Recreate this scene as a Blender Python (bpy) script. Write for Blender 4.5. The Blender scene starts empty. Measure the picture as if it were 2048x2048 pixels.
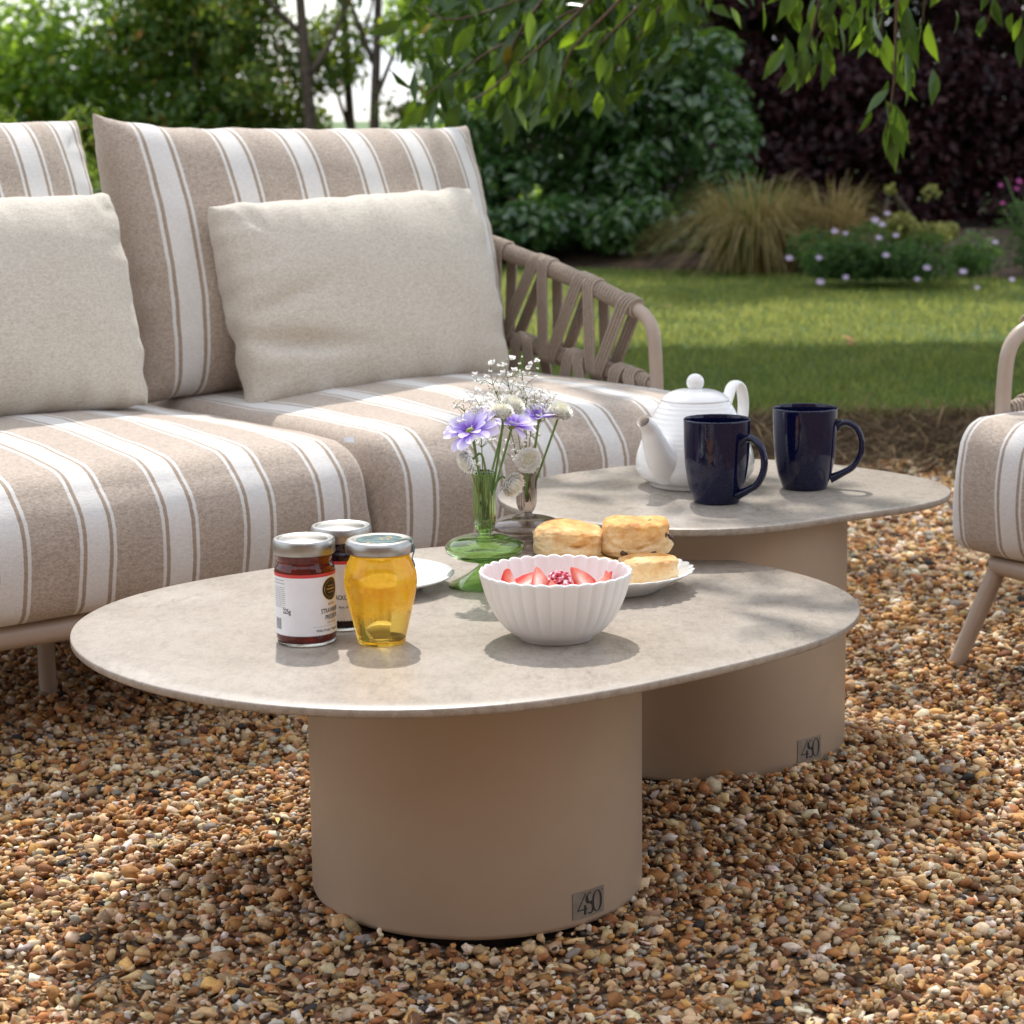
import bpy, bmesh, math, random
import numpy as np
from math import sin, cos, pi, radians, sqrt, atan2
from mathutils import Vector, Matrix, noise as mnoise

random.seed(7)
rng = np.random.default_rng(7)
S = bpy.context.scene
COL = S.collection

# ------------------------------------------------------------------ camera
cam_d = bpy.data.cameras.new('camera')
cam = bpy.data.objects.new('camera', cam_d)
COL.objects.link(cam)
PITCH, ROLL = radians(10.166), 0.0125
fwd = Vector((0, cos(PITCH), -sin(PITCH)))
r0 = Vector((1, 0, 0))
u0 = r0.cross(fwd)
R_ = r0 * cos(ROLL) - u0 * sin(ROLL)
U_ = r0 * sin(ROLL) + u0 * cos(ROLL)
cam.matrix_world = Matrix(((R_.x, U_.x, -fwd.x, 0), (R_.y, U_.y, -fwd.y, 0), (R_.z, U_.z, -fwd.z, .877), (0, 0, 0, 1)))
cam_d.sensor_width = 36
cam_d.lens = 77.34
cam_d.clip_start = .05
cam_d.clip_end = 3000
cam_d.dof.use_dof = True
cam_d.dof.focus_distance = 2.62
cam_d.dof.aperture_fstop = 10.0
S.camera = cam

# ------------------------------------------------------------------ light
SUN = Vector((-.07, .72, 1.0)).normalized()          # towards the sun
W = bpy.data.worlds.new('World')
S.world = W
W.use_nodes = True
wn = W.node_tree
sky = wn.nodes.new('ShaderNodeTexSky')
sky.sky_type = 'NISHITA'
sky.sun_disc = False
sky.sun_elevation = math.asin(SUN.z)
sky.sun_rotation = atan2(SUN.x, SUN.y)
sky.dust_density = 1.0
sky.ozone_density = 1.0
sky.air_density = 1.0
bg = wn.nodes['Background']
# broken bright cloud over the whole sky
_tc = wn.nodes.new('ShaderNodeTexCoord')
_mp = wn.nodes.new('ShaderNodeMapping'); _mp.inputs['Scale'].default_value = (1, 1, 2.2)
_ns = wn.nodes.new('ShaderNodeTexNoise'); _ns.inputs['Scale'].default_value = 2.6; _ns.inputs['Detail'].default_value = 7; _ns.inputs['Roughness'].default_value = .58
_rp = wn.nodes.new('ShaderNodeValToRGB')
_rp.color_ramp.elements[0].position = .30; _rp.color_ramp.elements[1].position = .54
_mx = wn.nodes.new('ShaderNodeMixRGB'); _mx.inputs['Color2'].default_value = (5.4, 5.6, 5.95, 1)
wn.links.new(_tc.outputs['Generated'], _mp.inputs[0]); wn.links.new(_mp.outputs[0], _ns.inputs['Vector'])
wn.links.new(_ns.outputs[0], _rp.inputs[0]); wn.links.new(_rp.outputs[0], _mx.inputs['Fac'])
wn.links.new(sky.outputs[0], _mx.inputs['Color1']); wn.links.new(_mx.outputs[0], bg.inputs[0])
bg.inputs[1].default_value = .15
sun_d = bpy.data.lights.new('sun', 'SUN')
sun_d.energy = 2.5
sun_d.angle = radians(.9)
sun_d.color = (1, .955, .89)
sun = bpy.data.objects.new('sun', sun_d)
COL.objects.link(sun)
sun.rotation_euler = SUN.to_track_quat('Z', 'Y').to_euler()
S.view_settings.view_transform = 'Standard'
S.view_settings.look = 'None'
S.view_settings.exposure = .93
S.view_settings.gamma = 1
S.view_settings.use_curve_mapping = False


# ------------------------------------------------------------------ helpers
def tag(o, label=None, cat=None, group=None, kind=None):
    if label: o['label'] = label
    if cat: o['category'] = cat
    if group: o['group'] = group
    if kind: o['kind'] = kind
    return o


def thing(name, label, cat, loc=(0, 0, 0), rz=0, group=None):
    o = bpy.data.objects.new(name, None)
    COL.objects.link(o)
    o.location = loc
    o.rotation_euler = (0, 0, rz)
    o.empty_display_size = .05
    return tag(o, label, cat, group)


def link_mesh(name, me, mat=None, parent=None):
    o = bpy.data.objects.new(name, me)
    COL.objects.link(o)
    if mat is not None and len(me.materials) == 0:
        me.materials.append(mat)
    if parent is not None:
        o.parent = parent
    return o


def mesh(name, verts, faces, mat=None, parent=None, smooth=True, col=None, colname='Col'):
    """verts list/array, faces list of tuples or int array (all same size)"""
    me = bpy.data.meshes.new(name)
    if isinstance(faces, np.ndarray):
        v = np.asarray(verts, np.float32)
        nf, k = faces.shape
        me.vertices.add(len(v))
        me.vertices.foreach_set('co', v.ravel())
        me.loops.add(nf * k)
        me.loops.foreach_set('vertex_index', faces.astype(np.int32).ravel())
        me.polygons.add(nf)
        me.polygons.foreach_set('loop_start', np.arange(0, nf * k, k, dtype=np.int32))
        me.polygons.foreach_set('loop_total', np.full(nf, k, np.int32))
        me.update(calc_edges=True)
    else:
        me.from_pydata([tuple(p) for p in verts], [], faces)
    if col is not None:
        at = me.attributes.new(colname, 'FLOAT_COLOR', 'POINT')
        c = np.ones((len(me.vertices), 4), np.float32)
        c[:, :col.shape[1]] = col
        at.data.foreach_set('color', c.ravel())
    if smooth:
        me.polygons.foreach_set('use_smooth', np.ones(len(me.polygons), bool))
    return link_mesh(name, me, mat, parent)


class MB:
    """collects shapes for one mesh"""
    def __init__(s): s.v = []; s.f = []
    def add(s, v, f):
        b = len(s.v)
        s.v += [tuple(p) for p in v]
        s.f += [tuple(i + b for i in q) for q in f]
        return s
    def lathe(s, prof, n=48, fl=None, c=(0, 0, 0), cap=True, a0=0, a1=2 * pi):
        v = []; f = []
        full = abs(a1 - a0 - 2 * pi) < 1e-6
        m = n if full else n + 1
        for j, (r, z) in enumerate(prof):
            for i in range(m):
                a = a0 + (a1 - a0) * i / n
                rr = r if fl is None else fl(r, z, a, j)
                zz = z
                if isinstance(rr, tuple): rr, zz = rr
                v.append((c[0] + rr * sin(a), c[1] - rr * cos(a), c[2] + zz))
        for j in range(len(prof) - 1):
            for i in range(n):
                k = (i + 1) % m
                f.append((j * m + i, j * m + k, (j + 1) * m + k, (j + 1) * m + i))
        if cap and full:
            if prof[0][0] > 1e-5: f.append(tuple(range(m - 1, -1, -1)))
            if prof[-1][0] > 1e-5: f.append(tuple((len(prof) - 1) * m + i for i in range(m)))
        return s.add(v, f)
    def tube(s, pts, r, n=8, closed=False, cap=True, flat=1.0, up=None):
        P = [Vector(p) for p in pts]
        k = len(P)
        rr = r if isinstance(r, (list, tuple)) else [r] * k
        v = []; f = []
        prev = None
        for i in range(k):
            if closed: T = P[(i + 1) % k] - P[i - 1]
            else: T = P[min(i + 1, k - 1)] - P[max(i - 1, 0)]
            T.normalize()
            if prev is None:
                a = Vector(up) if up else (Vector((0, 0, 1)) if abs(T.z) < .9 else Vector((1, 0, 0)))
                N = (a - T * a.dot(T)).normalized()
            else:
                N = (prev - T * prev.dot(T))
                N = N.normalized() if N.length > 1e-6 else prev
            prev = N
            B = T.cross(N)
            for j in range(n):
                a = 2 * pi * j / n
                v.append(P[i] + N * (cos(a) * rr[i] * flat) + B * (sin(a) * rr[i]))
        for i in range(k if closed else k - 1):
            for j in range(n):
                i2 = (i + 1) % k; j2 = (j + 1) % n
                f.append((i * n + j, i * n + j2, i2 * n + j2, i2 * n + j))
        if cap and not closed:
            f.append(tuple(range(n - 1, -1, -1)))
            f.append(tuple((k - 1) * n + j for j in range(n)))
        return s.add(v, f)
    def box(s, c, d):
        x, y, z = c; a, b, e = d[0] / 2, d[1] / 2, d[2] / 2
        v = [(x + i * a, y + j * b, z + k * e) for i in (-1, 1) for j in (-1, 1) for k in (-1, 1)]
        return s.add(v, [(0, 1, 3, 2), (4, 6, 7, 5), (0, 4, 5, 1), (2, 3, 7, 6), (0, 2, 6, 4), (1, 5, 7, 3)])
    def build(s, name, mat, parent=None, smooth=True, bevel=0, auto=None):
        o = mesh(name, s.v, s.f, mat, parent, smooth)
        if auto: o.data.set_sharp_from_angle(angle=radians(auto))
        return o


def spline(pts, n):
    """Catmull-Rom through points"""
    P = [np.array(p, float) for p in pts]
    P = [2 * P[0] - P[1]] + P + [2 * P[-1] - P[-2]]
    out = []
    m = len(P) - 3
    for i in range(n):
        u = i / (n - 1) * m
        k = min(int(u), m - 1); t = u - k
        a, b, c, d = P[k:k + 4]
        out.append(.5 * ((2 * b) + (c - a) * t + (2 * a - 5 * b + 4 * c - d) * t * t + (3 * b - a - 3 * c + d) * t ** 3))
    return out


def fbm(p, s, o=4):
    return mnoise.fractal(Vector(p) * s, 1.0, 2.0, o)


# ------------------------------------------------------------------ materials
class Mat:
    def __init__(s, name, color=(.5, .5, .5), rough=.5, **kw):
        s.m = bpy.data.materials.new(name)
        s.m.use_nodes = True
        s.t = s.m.node_tree
        s.b = s.t.nodes['Principled BSDF']
        s.out = s.t.nodes['Material Output']
        s.set('Base Color', (*color, 1)); s.set('Roughness', rough)
        for k, v in kw.items(): s.set(k.replace('_', ' '), v)
        s._c = None
    def set(s, k, v):
        i = s.b.inputs[k]
        if isinstance(v, bpy.types.NodeSocket): s.t.links.new(v, i)
        elif k.endswith('Color') and len(v) == 3: i.default_value = (*v, 1)
        else: i.default_value = v
    def n(s, typ, ins=None, **props):
        nd = s.t.nodes.new('ShaderNode' + typ)
        for k, v in props.items(): setattr(nd, k, v)
        for k, v in (ins or {}).items():
            if isinstance(v, bpy.types.NodeSocket): s.t.links.new(v, nd.inputs[k])
            else: nd.inputs[k].default_value = v
        return nd
    def coord(s, which='Object'):
        return s.n('TexCoord').outputs[which]
    def scale(s, v, sc):
        return s.n('Mapping', {'Vector': v, 'Scale': sc}).outputs[0]
    def noise(s, scale, detail=3, rough=.5, vec=None, dist=0):
        return s.n('TexNoise', {'Vector': vec if vec is not None else s.coord(), 'Scale': scale, 'Detail': detail, 'Roughness': rough, 'Distortion': dist}).outputs[0]
    def ramp(s, fac, stops, interp='LINEAR'):
        r = s.n('ValToRGB', {'Fac': fac})
        r.color_ramp.interpolation = interp
        e = r.color_ramp.elements
        while len(e) < len(stops): e.new(.5)
        for i, (p, c) in enumerate(stops):
            e[i].position = p
            e[i].color = (*c, 1) if len(c) == 3 else c
        return r.outputs[0]
    def mix(s, f, a, b, blend='MIX'):
        nd = s.n('MixRGB', blend_type=blend)
        for k, v in (('Fac', f), ('Color1', a), ('Color2', b)):
            if isinstance(v, bpy.types.NodeSocket): s.t.links.new(v, nd.inputs[k])
            else: nd.inputs[k].default_value = v if k == 'Fac' else ((*v, 1) if len(v) == 3 else v)
        return nd.outputs[0]
    def math(s, op, a, b=0, c=0):
        nd = s.n('Math', operation=op)
        for i, v in enumerate((a, b, c)):
            if isinstance(v, bpy.types.NodeSocket): s.t.links.new(v, nd.inputs[i])
            else: nd.inputs[i].default_value = v
        return nd.outputs[0]
    def bump(s, h, strength=.3, dist=.002):
        s.set('Normal', s.n('Bump', {'Height': h, 'Strength': strength, 'Distance': dist}).outputs[0])
    def attr(s, name):
        return s.n('Attribute', attribute_name=name).outputs


def leaf_mat(name, stops, trans, rough=.45, tfac=.45, spec=.4, tvar=((0, (.55, .55, .55)), (1, (1.25, 1.2, 1)))):
    m = Mat(name, rough=rough)
    a = m.attr('Col')[0]
    sep = m.n('SeparateColor', {'Color': a})
    c = m.ramp(sep.outputs[0], stops)
    m.set('Base Color', c)
    m.set('Specular IOR Level', spec)
    tc = m.mix(1.0, m.mix(.35, trans, c), m.ramp(sep.outputs[1], tvar), 'MULTIPLY')
    tr = m.n('BsdfTranslucent', {'Color': tc})
    mx = m.n('MixShader', {0: tfac, 1: m.b.outputs[0], 2: tr.outputs[0]})
    m.t.links.new(mx.outputs[0], m.out.inputs[0])
    return m.m


def make_stone():
    m = Mat('sintered_stone', rough=.42)
    co = m.coord()
    n1 = m.noise(6, 8, .66, co, .25)
    n2 = m.noise(95, 7, .78, m.scale(co, (1, .5, 1)), .1)
    base = m.ramp(n1, [(.37, (.285, .24, .195)), (.5, (.36, .312, .262)), (.64, (.43, .38, .327))])
    c = m.mix(.5, base, m.ramp(n2, [(.35, (.15, .122, .095)), (.5, (.335, .287, .238)), (.67, (.48, .425, .37))]))
    v = m.noise(26, 9, .75, m.scale(co, (.8, .28, 1)), 1.6)
    vein = m.ramp(v, [(.355, (1, 1, 1)), (.40, (0, 0, 0))])
    c = m.mix(m.math('MULTIPLY', vein, .5), c, (.17, .14, .115))
    sp = m.n('TexVoronoi', {'Vector': m.scale(co, (1, .6, 1)), 'Scale': 62, 'Randomness': 1}).outputs[0]
    fl = m.ramp(sp, [(.055, (1, 1, 1)), (.075, (0, 0, 0))])
    c = m.mix(m.math('MULTIPLY', fl, .55), c, (.62, .58, .52))
    g = m.noise(480, 3, .7, co)
    c = m.mix(.5, c, m.ramp(g, [(.3, (.72, .72, .72)), (.7, (1.2, 1.2, 1.2))]), 'MULTIPLY')
    m.set('Base Color', c)
    m.set('Roughness', m.ramp(n2, [(.3, (.40, .40, .40)), (.7, (.25, .25, .25))]))
    m.bump(m.noise(300, 4, .7, co), .12, .001)
    return m.m


def fabric_grain(m, co, sc=(1, 1, 1), amt=.5):
    w = m.noise(360, 3, .7, m.scale(co, (sc[0] * .6, sc[1], sc[2] * 1.2)))
    w2 = m.noise(170, 2, .6, m.scale(co, (.6, 1, 1.3)))
    h = m.math('ADD', m.math('MULTIPLY', w, .7), m.math('MULTIPLY', w2, .3))
    return h


def make_stripe(off, period=.132):
    m = Mat('striped_fabric', rough=.92)
    m.set('Sheen Weight', .25)
    m.set('Specular IOR Level', .15)
    co = m.coord()
    x = m.n('SeparateXYZ', {0: co}).outputs[0]
    wob = m.math('ADD', m.math('MULTIPLY', m.math('SUBTRACT', m.noise(420, 1, .5, co), .5), .0014), m.math('MULTIPLY', m.math('SUBTRACT', m.noise(5, 2, .5, co), .5), .008))
    x = m.math('ADD', x, wob)
    u = m.math('ADD', m.math('DIVIDE', m.math('SUBTRACT', x, off), period), 100.5)
    d = m.math('MULTIPLY', m.math('ABSOLUTE', m.math('SUBTRACT', m.math('FRACT', u), .5)), period)
    band = m.math('LESS_THAN', d, .0178)
    pin = m.math('MULTIPLY', m.math('GREATER_THAN', d, .0238), m.math('LESS_THAN', d, .0292))
    wmask = m.math('MAXIMUM', band, pin)
    edge = m.math('LESS_THAN', d, .0238)
    h = fabric_grain(m, co)
    taupe = m.ramp(h, [(.34, (.285, .228, .182)), (.5, (.425, .350, .288)), (.66, (.54, .455, .385))])
    dark = m.ramp(h, [(.3, (.27, .205, .15)), (.7, (.43, .345, .27))])
    taupe = m.mix(edge, taupe, dark)
    white = m.ramp(h, [(.3, (.60, .575, .545)), (.55, (.70, .68, .655)), (.75, (.74, .72, .70))])
    big = m.noise(7, 3, .5, co)
    c = m.mix(wmask, taupe, white)
    c = m.mix(.25, c, m.ramp(big, [(.3, (.82, .82, .82)), (.7, (1.1, 1.1, 1.1))]), 'MULTIPLY')
    m.set('Base Color', c)
    m.bump(h, .55, .0016)
    return m.m


def make_plain(name, lo, mid, hi):
    m = Mat(name, rough=.95)
    m.set('Sheen Weight', .2); m.set('Specular IOR Level', .12)
    co = m.coord()
    h = fabric_grain(m, co)
    m.set('Base Color', m.ramp(h, [(.3, lo), (.5, mid), (.7, hi)]))
    m.bump(h, .6, .0018)
    return m.m


def simple(name, color, rough, **kw):
    return Mat(name, color, rough, **kw).m


def noisy(name, stops, scale, rough=.6, bump=0, dist=.001, detail=4, **kw):
    m = Mat(name, rough=rough, **kw)
    n = m.noise(scale, detail, .6)
    m.set('Base Color', m.ramp(n, stops))
    if bump: m.bump(m.noise(scale * 2.5, 4, .6), bump, dist)
    return m.m


M = {}
M['stone'] = make_stone()
lq = Mat('taupe_lacquer', rough=.42)
_p = lq.ramp(lq.noise(7, 5, .6), [(.3, (.375, .282, .20)), (.7, (.41, .31, .222))])
_d1 = lq.ramp(lq.noise(150, 5, .75), [(.66, (0, 0, 0)), (.74, (1, 1, 1))])
_d2 = lq.ramp(lq.noise(9, 3, .6), [(.45, (0, 0, 0)), (.7, (1, 1, 1))])
lq.set('Base Color', lq.mix(lq.math('MULTIPLY', lq.math('MULTIPLY', _d1, _d2), .45), _p, (.55, .46, .36)))
lq.set('Roughness', lq.ramp(lq.noise(18, 4, .6), [(.3, (.36, .36, .36)), (.7, (.5, .5, .5))]))
lq.bump(lq.noise(700, 2, .5), .06, .0005)
M['lacquer'] = lq.m
M['frame'] = noisy('taupe_frame_paint', [(.3, (.40, .315, .25)), (.7, (.43, .34, .27))], 30, .38, .03, .0004)
M['rope'] = noisy('woven_rope', [(.3, (.25, .195, .15)), (.7, (.46, .375, .305))], 420, .85, .3, .0008)
M['cream'] = make_plain('cream_boucle', (.42, .375, .31), (.575, .525, .45), (.70, .65, .575))
M['black'] = simple('black_print', (.015, .014, .014), .5)
M['grey_print'] = simple('grey_print', (.28, .27, .28), .6)
M['plate_metal'] = noisy('brushed_nameplate', [(.3, (.24, .21, .175)), (.7, (.33, .295, .245))], 60, .36, 0, Metallic=.5)
M['lid'] = noisy('jar_lid_metal', [(.3, (.36, .35, .335)), (.7, (.44, .43, .415))], 60, .36, 0, Metallic=1.0)
M['paper'] = noisy('label_paper', [(.3, (.78, .77, .79)), (.7, (.83, .82, .84))], 80, .6)
M['red'] = simple('label_red', (.62, .05, .05), .5)
M['gold'] = simple('label_gold', (.45, .27, .05), .4)
M['porcelain'] = simple('white_porcelain', (.86, .85, .835), .13)
M['porcelain'].node_tree.nodes['Principled BSDF'].inputs['Coat Weight'].default_value = .4
M['matt_china'] = noisy('white_matt_china', [(.3, (.80, .775, .75)), (.7, (.83, .80, .775))], 14, .38)
M['spout_in'] = simple('spout_inside', (.80, .74, .68), .4)


def make_cobalt():
    m = Mat('cobalt_glaze', rough=.06)
    co = m.coord()
    z = m.n('SeparateXYZ', {0: co}).outputs[2]
    sp = m.noise(620, 3, .6, co)
    up = m.ramp(z, [(.0, (1, 1, 1)), (.075, (0, 0, 0))])
    f = m.math('MULTIPLY', m.ramp(sp, [(.5, (0, 0, 0)), (.66, (1, 1, 1))]), m.math('ADD', m.math('MULTIPLY', up, .5), .2))
    m.set('Base Color', m.mix(f, (.0026, .0036, .025), (.016, .024, .11)))
    m.set('Specular IOR Level', .42)
    m.bump(m.noise(60, 2, .5, co), .05, .001)
    return m.m


M['cobalt'] = make_cobalt()


def glass(name, col, rough=.0, ior=1.46):
    m = Mat(name, col, rough)
    m.set('Transmission Weight', 1.0); m.set('IOR', ior)
    return m.m


M['green_glass'] = glass('green_glass', (.55, .73, .38))
M['smoke_glass'] = glass('smoke_glass', (.68, .62, .58))
M['clear_glass'] = glass('clear_glass', (.95, .97, .95))
M['jam_red'] = noisy('strawberry_jam', [(.35, (.05, .006, .004)), (.6, (.13, .010, .006)), (.75, (.20, .03, .012))], 90, .08, .05, .001)
M['jam_dark'] = noisy('dark_jam', [(.35, (.008, .004, .008)), (.7, (.03, .01, .014))], 90, .08, .1, .001)


def make_honey():
    """clear golden honey with a cloudy slab of comb hanging in it"""
    m = Mat('honey', (1.0, .74, .15), .02)
    m.set('Transmission Weight', 1.0); m.set('IOR', 1.45)
    co = m.coord()
    x = m.n('SeparateXYZ', {0: co})
    n = m.noise(42, 4, .6, co)
    cells = m.n('TexVoronoi', {'Vector': co, 'Scale': 210, 'Randomness': .5}).outputs[0]
    amber = m.ramp(n, [(.32, (.92, .43, .012)), (.5, (1.0, .60, .03)), (.68, (1.0, .75, .12))])
    amber = m.mix(.25, amber, m.ramp(cells, [(.2, (.75, .75, .7)), (.7, (1.1, 1.1, 1.1))]), 'MULTIPLY')
    tr = m.n('BsdfTranslucent', {'Color': amber})
    df = m.n('BsdfPrincipled', {'Base Color': amber, 'Roughness': .06})
    mx = m.n('MixShader', {0: .62, 1: df.outputs[0], 2: tr.outputs[0]})
    h = m.math('ADD', m.math('SUBTRACT', x.outputs[2], m.math('MULTIPLY', x.outputs[0], .35)), m.math('MULTIPLY', m.math('SUBTRACT', n, .5), .05))
    mask = m.ramp(h, [(.026, (.06, .06, .06)), (.044, (.62, .62, .62))])
    fx = m.n('MixShader', {0: mask, 1: m.b.outputs[0], 2: mx.outputs[0]})
    m.t.links.new(fx.outputs[0], m.out.inputs[0])
    return m.m


M['honey'] = make_honey()
M['seal'] = noisy('paper_seal', [(.42, (.012, .035, .04)), (.5, (.035, .14, .14)), (.57, (.015, .045, .045)), (.62, (.55, .33, .09)), (.66, (.03, .10, .10))], 75, .5, detail=2)
M['stem'] = noisy('flower_stem', [(.3, (.07, .14, .025)), (.7, (.16, .26, .06))], 60, .5)
M['gyp_stem'] = noisy('gypsophila_stem', [(.3, (.11, .13, .04)), (.7, (.22, .24, .08))], 60, .6)
M['blossom'] = simple('white_blossom', (.84, .83, .78), .7)
pp = Mat('pompom_petals', rough=.7)
pp.set('Base Color', pp.ramp(pp.n('SeparateColor', {'Color': pp.attr('Col')[0]}).outputs[0], [(0, (.70, .68, .42)), (.25, (.86, .84, .74)), (1, (.90, .89, .85))]))
M['pompom'] = pp.m
pt = Mat('lilac_petal', rough=.6)
_a = pt.n('SeparateColor', {'Color': pt.attr('Col')[0]}).outputs[0]
_pc = pt.ramp(_a, [(0, (.20, .05, .50)), (.25, (.36, .20, .74)), (.52, (.62, .54, .88)), (1, (.88, .85, .96))])
pt.set('Base Color', _pc)
_tr = pt.n('BsdfTranslucent', {'Color': _pc})
_mx = pt.n('MixShader', {0: .4, 1: pt.b.outputs[0], 2: _tr.outputs[0]})
pt.t.links.new(_mx.outputs[0], pt.out.inputs[0])
M['petal'] = pt.m
M['disc'] = noisy('flower_disc', [(.3, (.10, .16, .03)), (.7, (.34, .36, .07))], 400, .7, .5, .001)


def make_scone():
    m = Mat('scone_crust', rough=.62)
    co = m.coord()
    z = m.n('SeparateXYZ', {0: co}).outputs[2]
    n = m.noise(55, 5, .65, co)
    n2 = m.noise(18, 4, .6, co)
    f = m.math('ADD', m.math('MULTIPLY', z, 22), m.math('MULTIPLY', m.math('SUBTRACT', n2, .5), 1.1))
    side = m.ramp(n, [(.3, (.62, .40, .17)), (.5, (.76, .55, .29)), (.7, (.84, .68, .43))])
    top = m.ramp(n, [(.3, (.40, .14, .02)), (.48, (.66, .29, .05)), (.7, (.80, .48, .15))])
    m.set('Base Color', m.mix(m.ramp(f, [(.40, (0, 0, 0)), (.85, (1, 1, 1))]), side, top))
    m.set('Subsurface Weight', .12); m.set('Subsurface Radius', (.01, .005, .002)); m.set('Subsurface Scale', .3)
    m.bump(m.noise(120, 6, .7, co), .6, .004)
    return m.m


M['scone'] = make_scone()
M['raisin'] = noisy('raisin_skin', [(.3, (.03, .012, .008)), (.7, (.12, .045, .02))], 120, .4, .6, .002)
M['candied'] = noisy('candied_peel', [(.3, (.45, .17, .02)), (.7, (.7, .32, .05))], 120, .4, .5, .002)
def make_berry(name, glow):
    m = Mat(name, rough=.26)
    a = m.n('SeparateColor', {'Color': m.attr('Col')[0]})
    n = m.noise(140, 4, .6)
    seeds = m.n('TexVoronoi', {'Vector': m.coord(), 'Scale': 260, 'Randomness': .6}).outputs[0]
    skin = m.mix(m.ramp(seeds, [(.10, (1, 1, 1)), (.16, (0, 0, 0))]), m.ramp(n, [(.3, (.50, .008, .008)), (.7, (.70, .035, .018))]), (.70, .38, .10))
    core = m.math('ADD', a.outputs[1], m.math('MULTIPLY', m.math('SUBTRACT', n, .5), .5))
    flesh = m.ramp(core, [(.15, (.88, .70, .62)), (.45, (.82, .30, .22)), (.8, (.70, .07, .045)), (.95, (.60, .02, .015))])
    m.set('Base Color', m.mix(a.outputs[0], skin, flesh))
    m.set('Subsurface Weight', .15); m.set('Subsurface Radius', (.02, .004, .003)); m.set('Subsurface Scale', .3)
    m.bump(m.noise(220, 3, .6), .25, .002)
    return m.m


M['berry'] = make_berry('strawberry', 0)
M['berry_red'] = M['berry']
M['rasp'] = noisy('sugared_raspberry', [(.38, (.38, .01, .035)), (.5, (.55, .04, .08)), (.58, (.80, .62, .68)), (.7, (.85, .80, .84))], 260, .5, .3, .001)

# ground
gm = Mat('gravel_stones', rough=.68)
_c = gm.attr('Col')[0]
_g = gm.noise(130, 5, .68, gm.coord())
_cc = gm.mix(.75, _c, gm.ramp(_g, [(.28, (.5, .46, .42)), (.5, (1, 1, 1)), (.72, (1.35, 1.3, 1.25))]), 'MULTIPLY')
gm.set('Base Color', _cc)
gm.set('Specular IOR Level', .12)
gm.bump(gm.noise(260, 4, .65, gm.coord()), .35, .002)
M['gravel'] = gm.m
gb = Mat('gravel_bed', rough=.9)
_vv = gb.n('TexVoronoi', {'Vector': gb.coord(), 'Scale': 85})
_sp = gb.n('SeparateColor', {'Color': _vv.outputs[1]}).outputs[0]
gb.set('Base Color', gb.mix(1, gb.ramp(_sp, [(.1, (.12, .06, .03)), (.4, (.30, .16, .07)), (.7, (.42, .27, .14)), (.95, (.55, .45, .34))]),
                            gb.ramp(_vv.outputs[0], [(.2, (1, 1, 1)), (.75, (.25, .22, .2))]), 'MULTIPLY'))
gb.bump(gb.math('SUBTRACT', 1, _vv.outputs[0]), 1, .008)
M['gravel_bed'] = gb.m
M['field'] = noisy('field_grass', [(.3, (.05, .10, .025)), (.7, (.10, .16, .04))], .3, .9)
lw = Mat('lawn_turf', rough=.9)
_l = lw.noise(2.2, 5, .65)
_l2 = lw.noise(60, 4, .7)
lw.set('Base Color', lw.mix(.4, lw.ramp(_l, [(.3, (.025, .08, .012)), (.55, (.055, .13, .02)), (.75, (.13, .18, .04))]),
                            lw.ramp(_l2, [(.3, (.03, .07, .012)), (.7, (.14, .20, .05))])))
lw.bump(_l2, .6, .02)
M['lawn'] = lw.m
M['blade'] = leaf_mat('grass_blade', [(0, (.022, .085, .010)), (.5, (.062, .160, .020)), (.8, (.17, .235, .05)), (1, (.38, .32, .13))], (.78, .78, .24), .5, .46, .3)
M['soil'] = noisy('bed_soil', [(.3, (.035, .02, .013)), (.6, (.085, .048, .03)), (.75, (.16, .09, .055))], 9, .95, .8, .03)
M['bank'] = noisy('bank_soil', [(.3, (.07, .045, .028)), (.6, (.14, .095, .06)), (.75, (.20, .14, .09))], 14, .95, .8, .02)
M['thatch'] = leaf_mat('dry_thatch', [(0, (.07, .045, .026)), (.5, (.20, .13, .072)), (1, (.38, .27, .15))], (.25, .17, .08), .8, .15, .1)
M['bark'] = noisy('tree_bark', [(.3, (.06, .045, .033)), (.7, (.17, .13, .10))], 25, .9, .7, .02)
M['twig'] = noisy('cherry_twig', [(.3, (.06, .035, .02)), (.7, (.14, .085, .05))], 80, .7, .4, .002)
M['cherry'] = leaf_mat('cherry_leaf', [(0, (.028, .075, .014)), (.6, (.05, .115, .02)), (.93, (.09, .15, .022)), (1, (.38, .24, .03))], (.36, .56, .03), .30, .42, .6, ((0, (.10, .14, .12)), (.5, (.32, .36, .3)), (.8, (.8, .8, .8)), (1, (1.6, 1.5, 1))))
M['laurel'] = leaf_mat('laurel_leaf', [(0, (.035, .10, .016)), (.6, (.085, .19, .028)), (.95, (.17, .26, .045)), (1, (.34, .14, .03))], (.60, .86, .08), .28, .62, .6)
M['olive'] = leaf_mat('olive_leaf', [(0, (.03, .08, .016)), (.6, (.075, .15, .028)), (.93, (.15, .19, .04)), (1, (.38, .16, .03))], (.46, .62, .07), .4, .4, .4)
M['viburnum'] = leaf_mat('viburnum_leaf', [(0, (.025, .08, .025)), (.6, (.065, .15, .045)), (1, (.13, .21, .075))], (.22, .44, .08), .22, .32, .9)
M['purple'] = leaf_mat('purple_leaf', [(0, (.012, .006, .008)), (.6, (.035, .012, .016)), (1, (.075, .028, .032))], (.20, .05, .06), .5, .25, .25)
M['conifer'] = leaf_mat('conifer_spray', [(0, (.012, .016, .008)), (.6, (.03, .034, .014)), (1, (.085, .06, .022))], (.14, .13, .04), .7, .2, .2)
M['straw'] = leaf_mat('straw_grass', [(0, (.13, .15, .03)), (.4, (.33, .245, .095)), (1, (.52, .40, .21))], (.55, .43, .18), .6, .35, .25)
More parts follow.
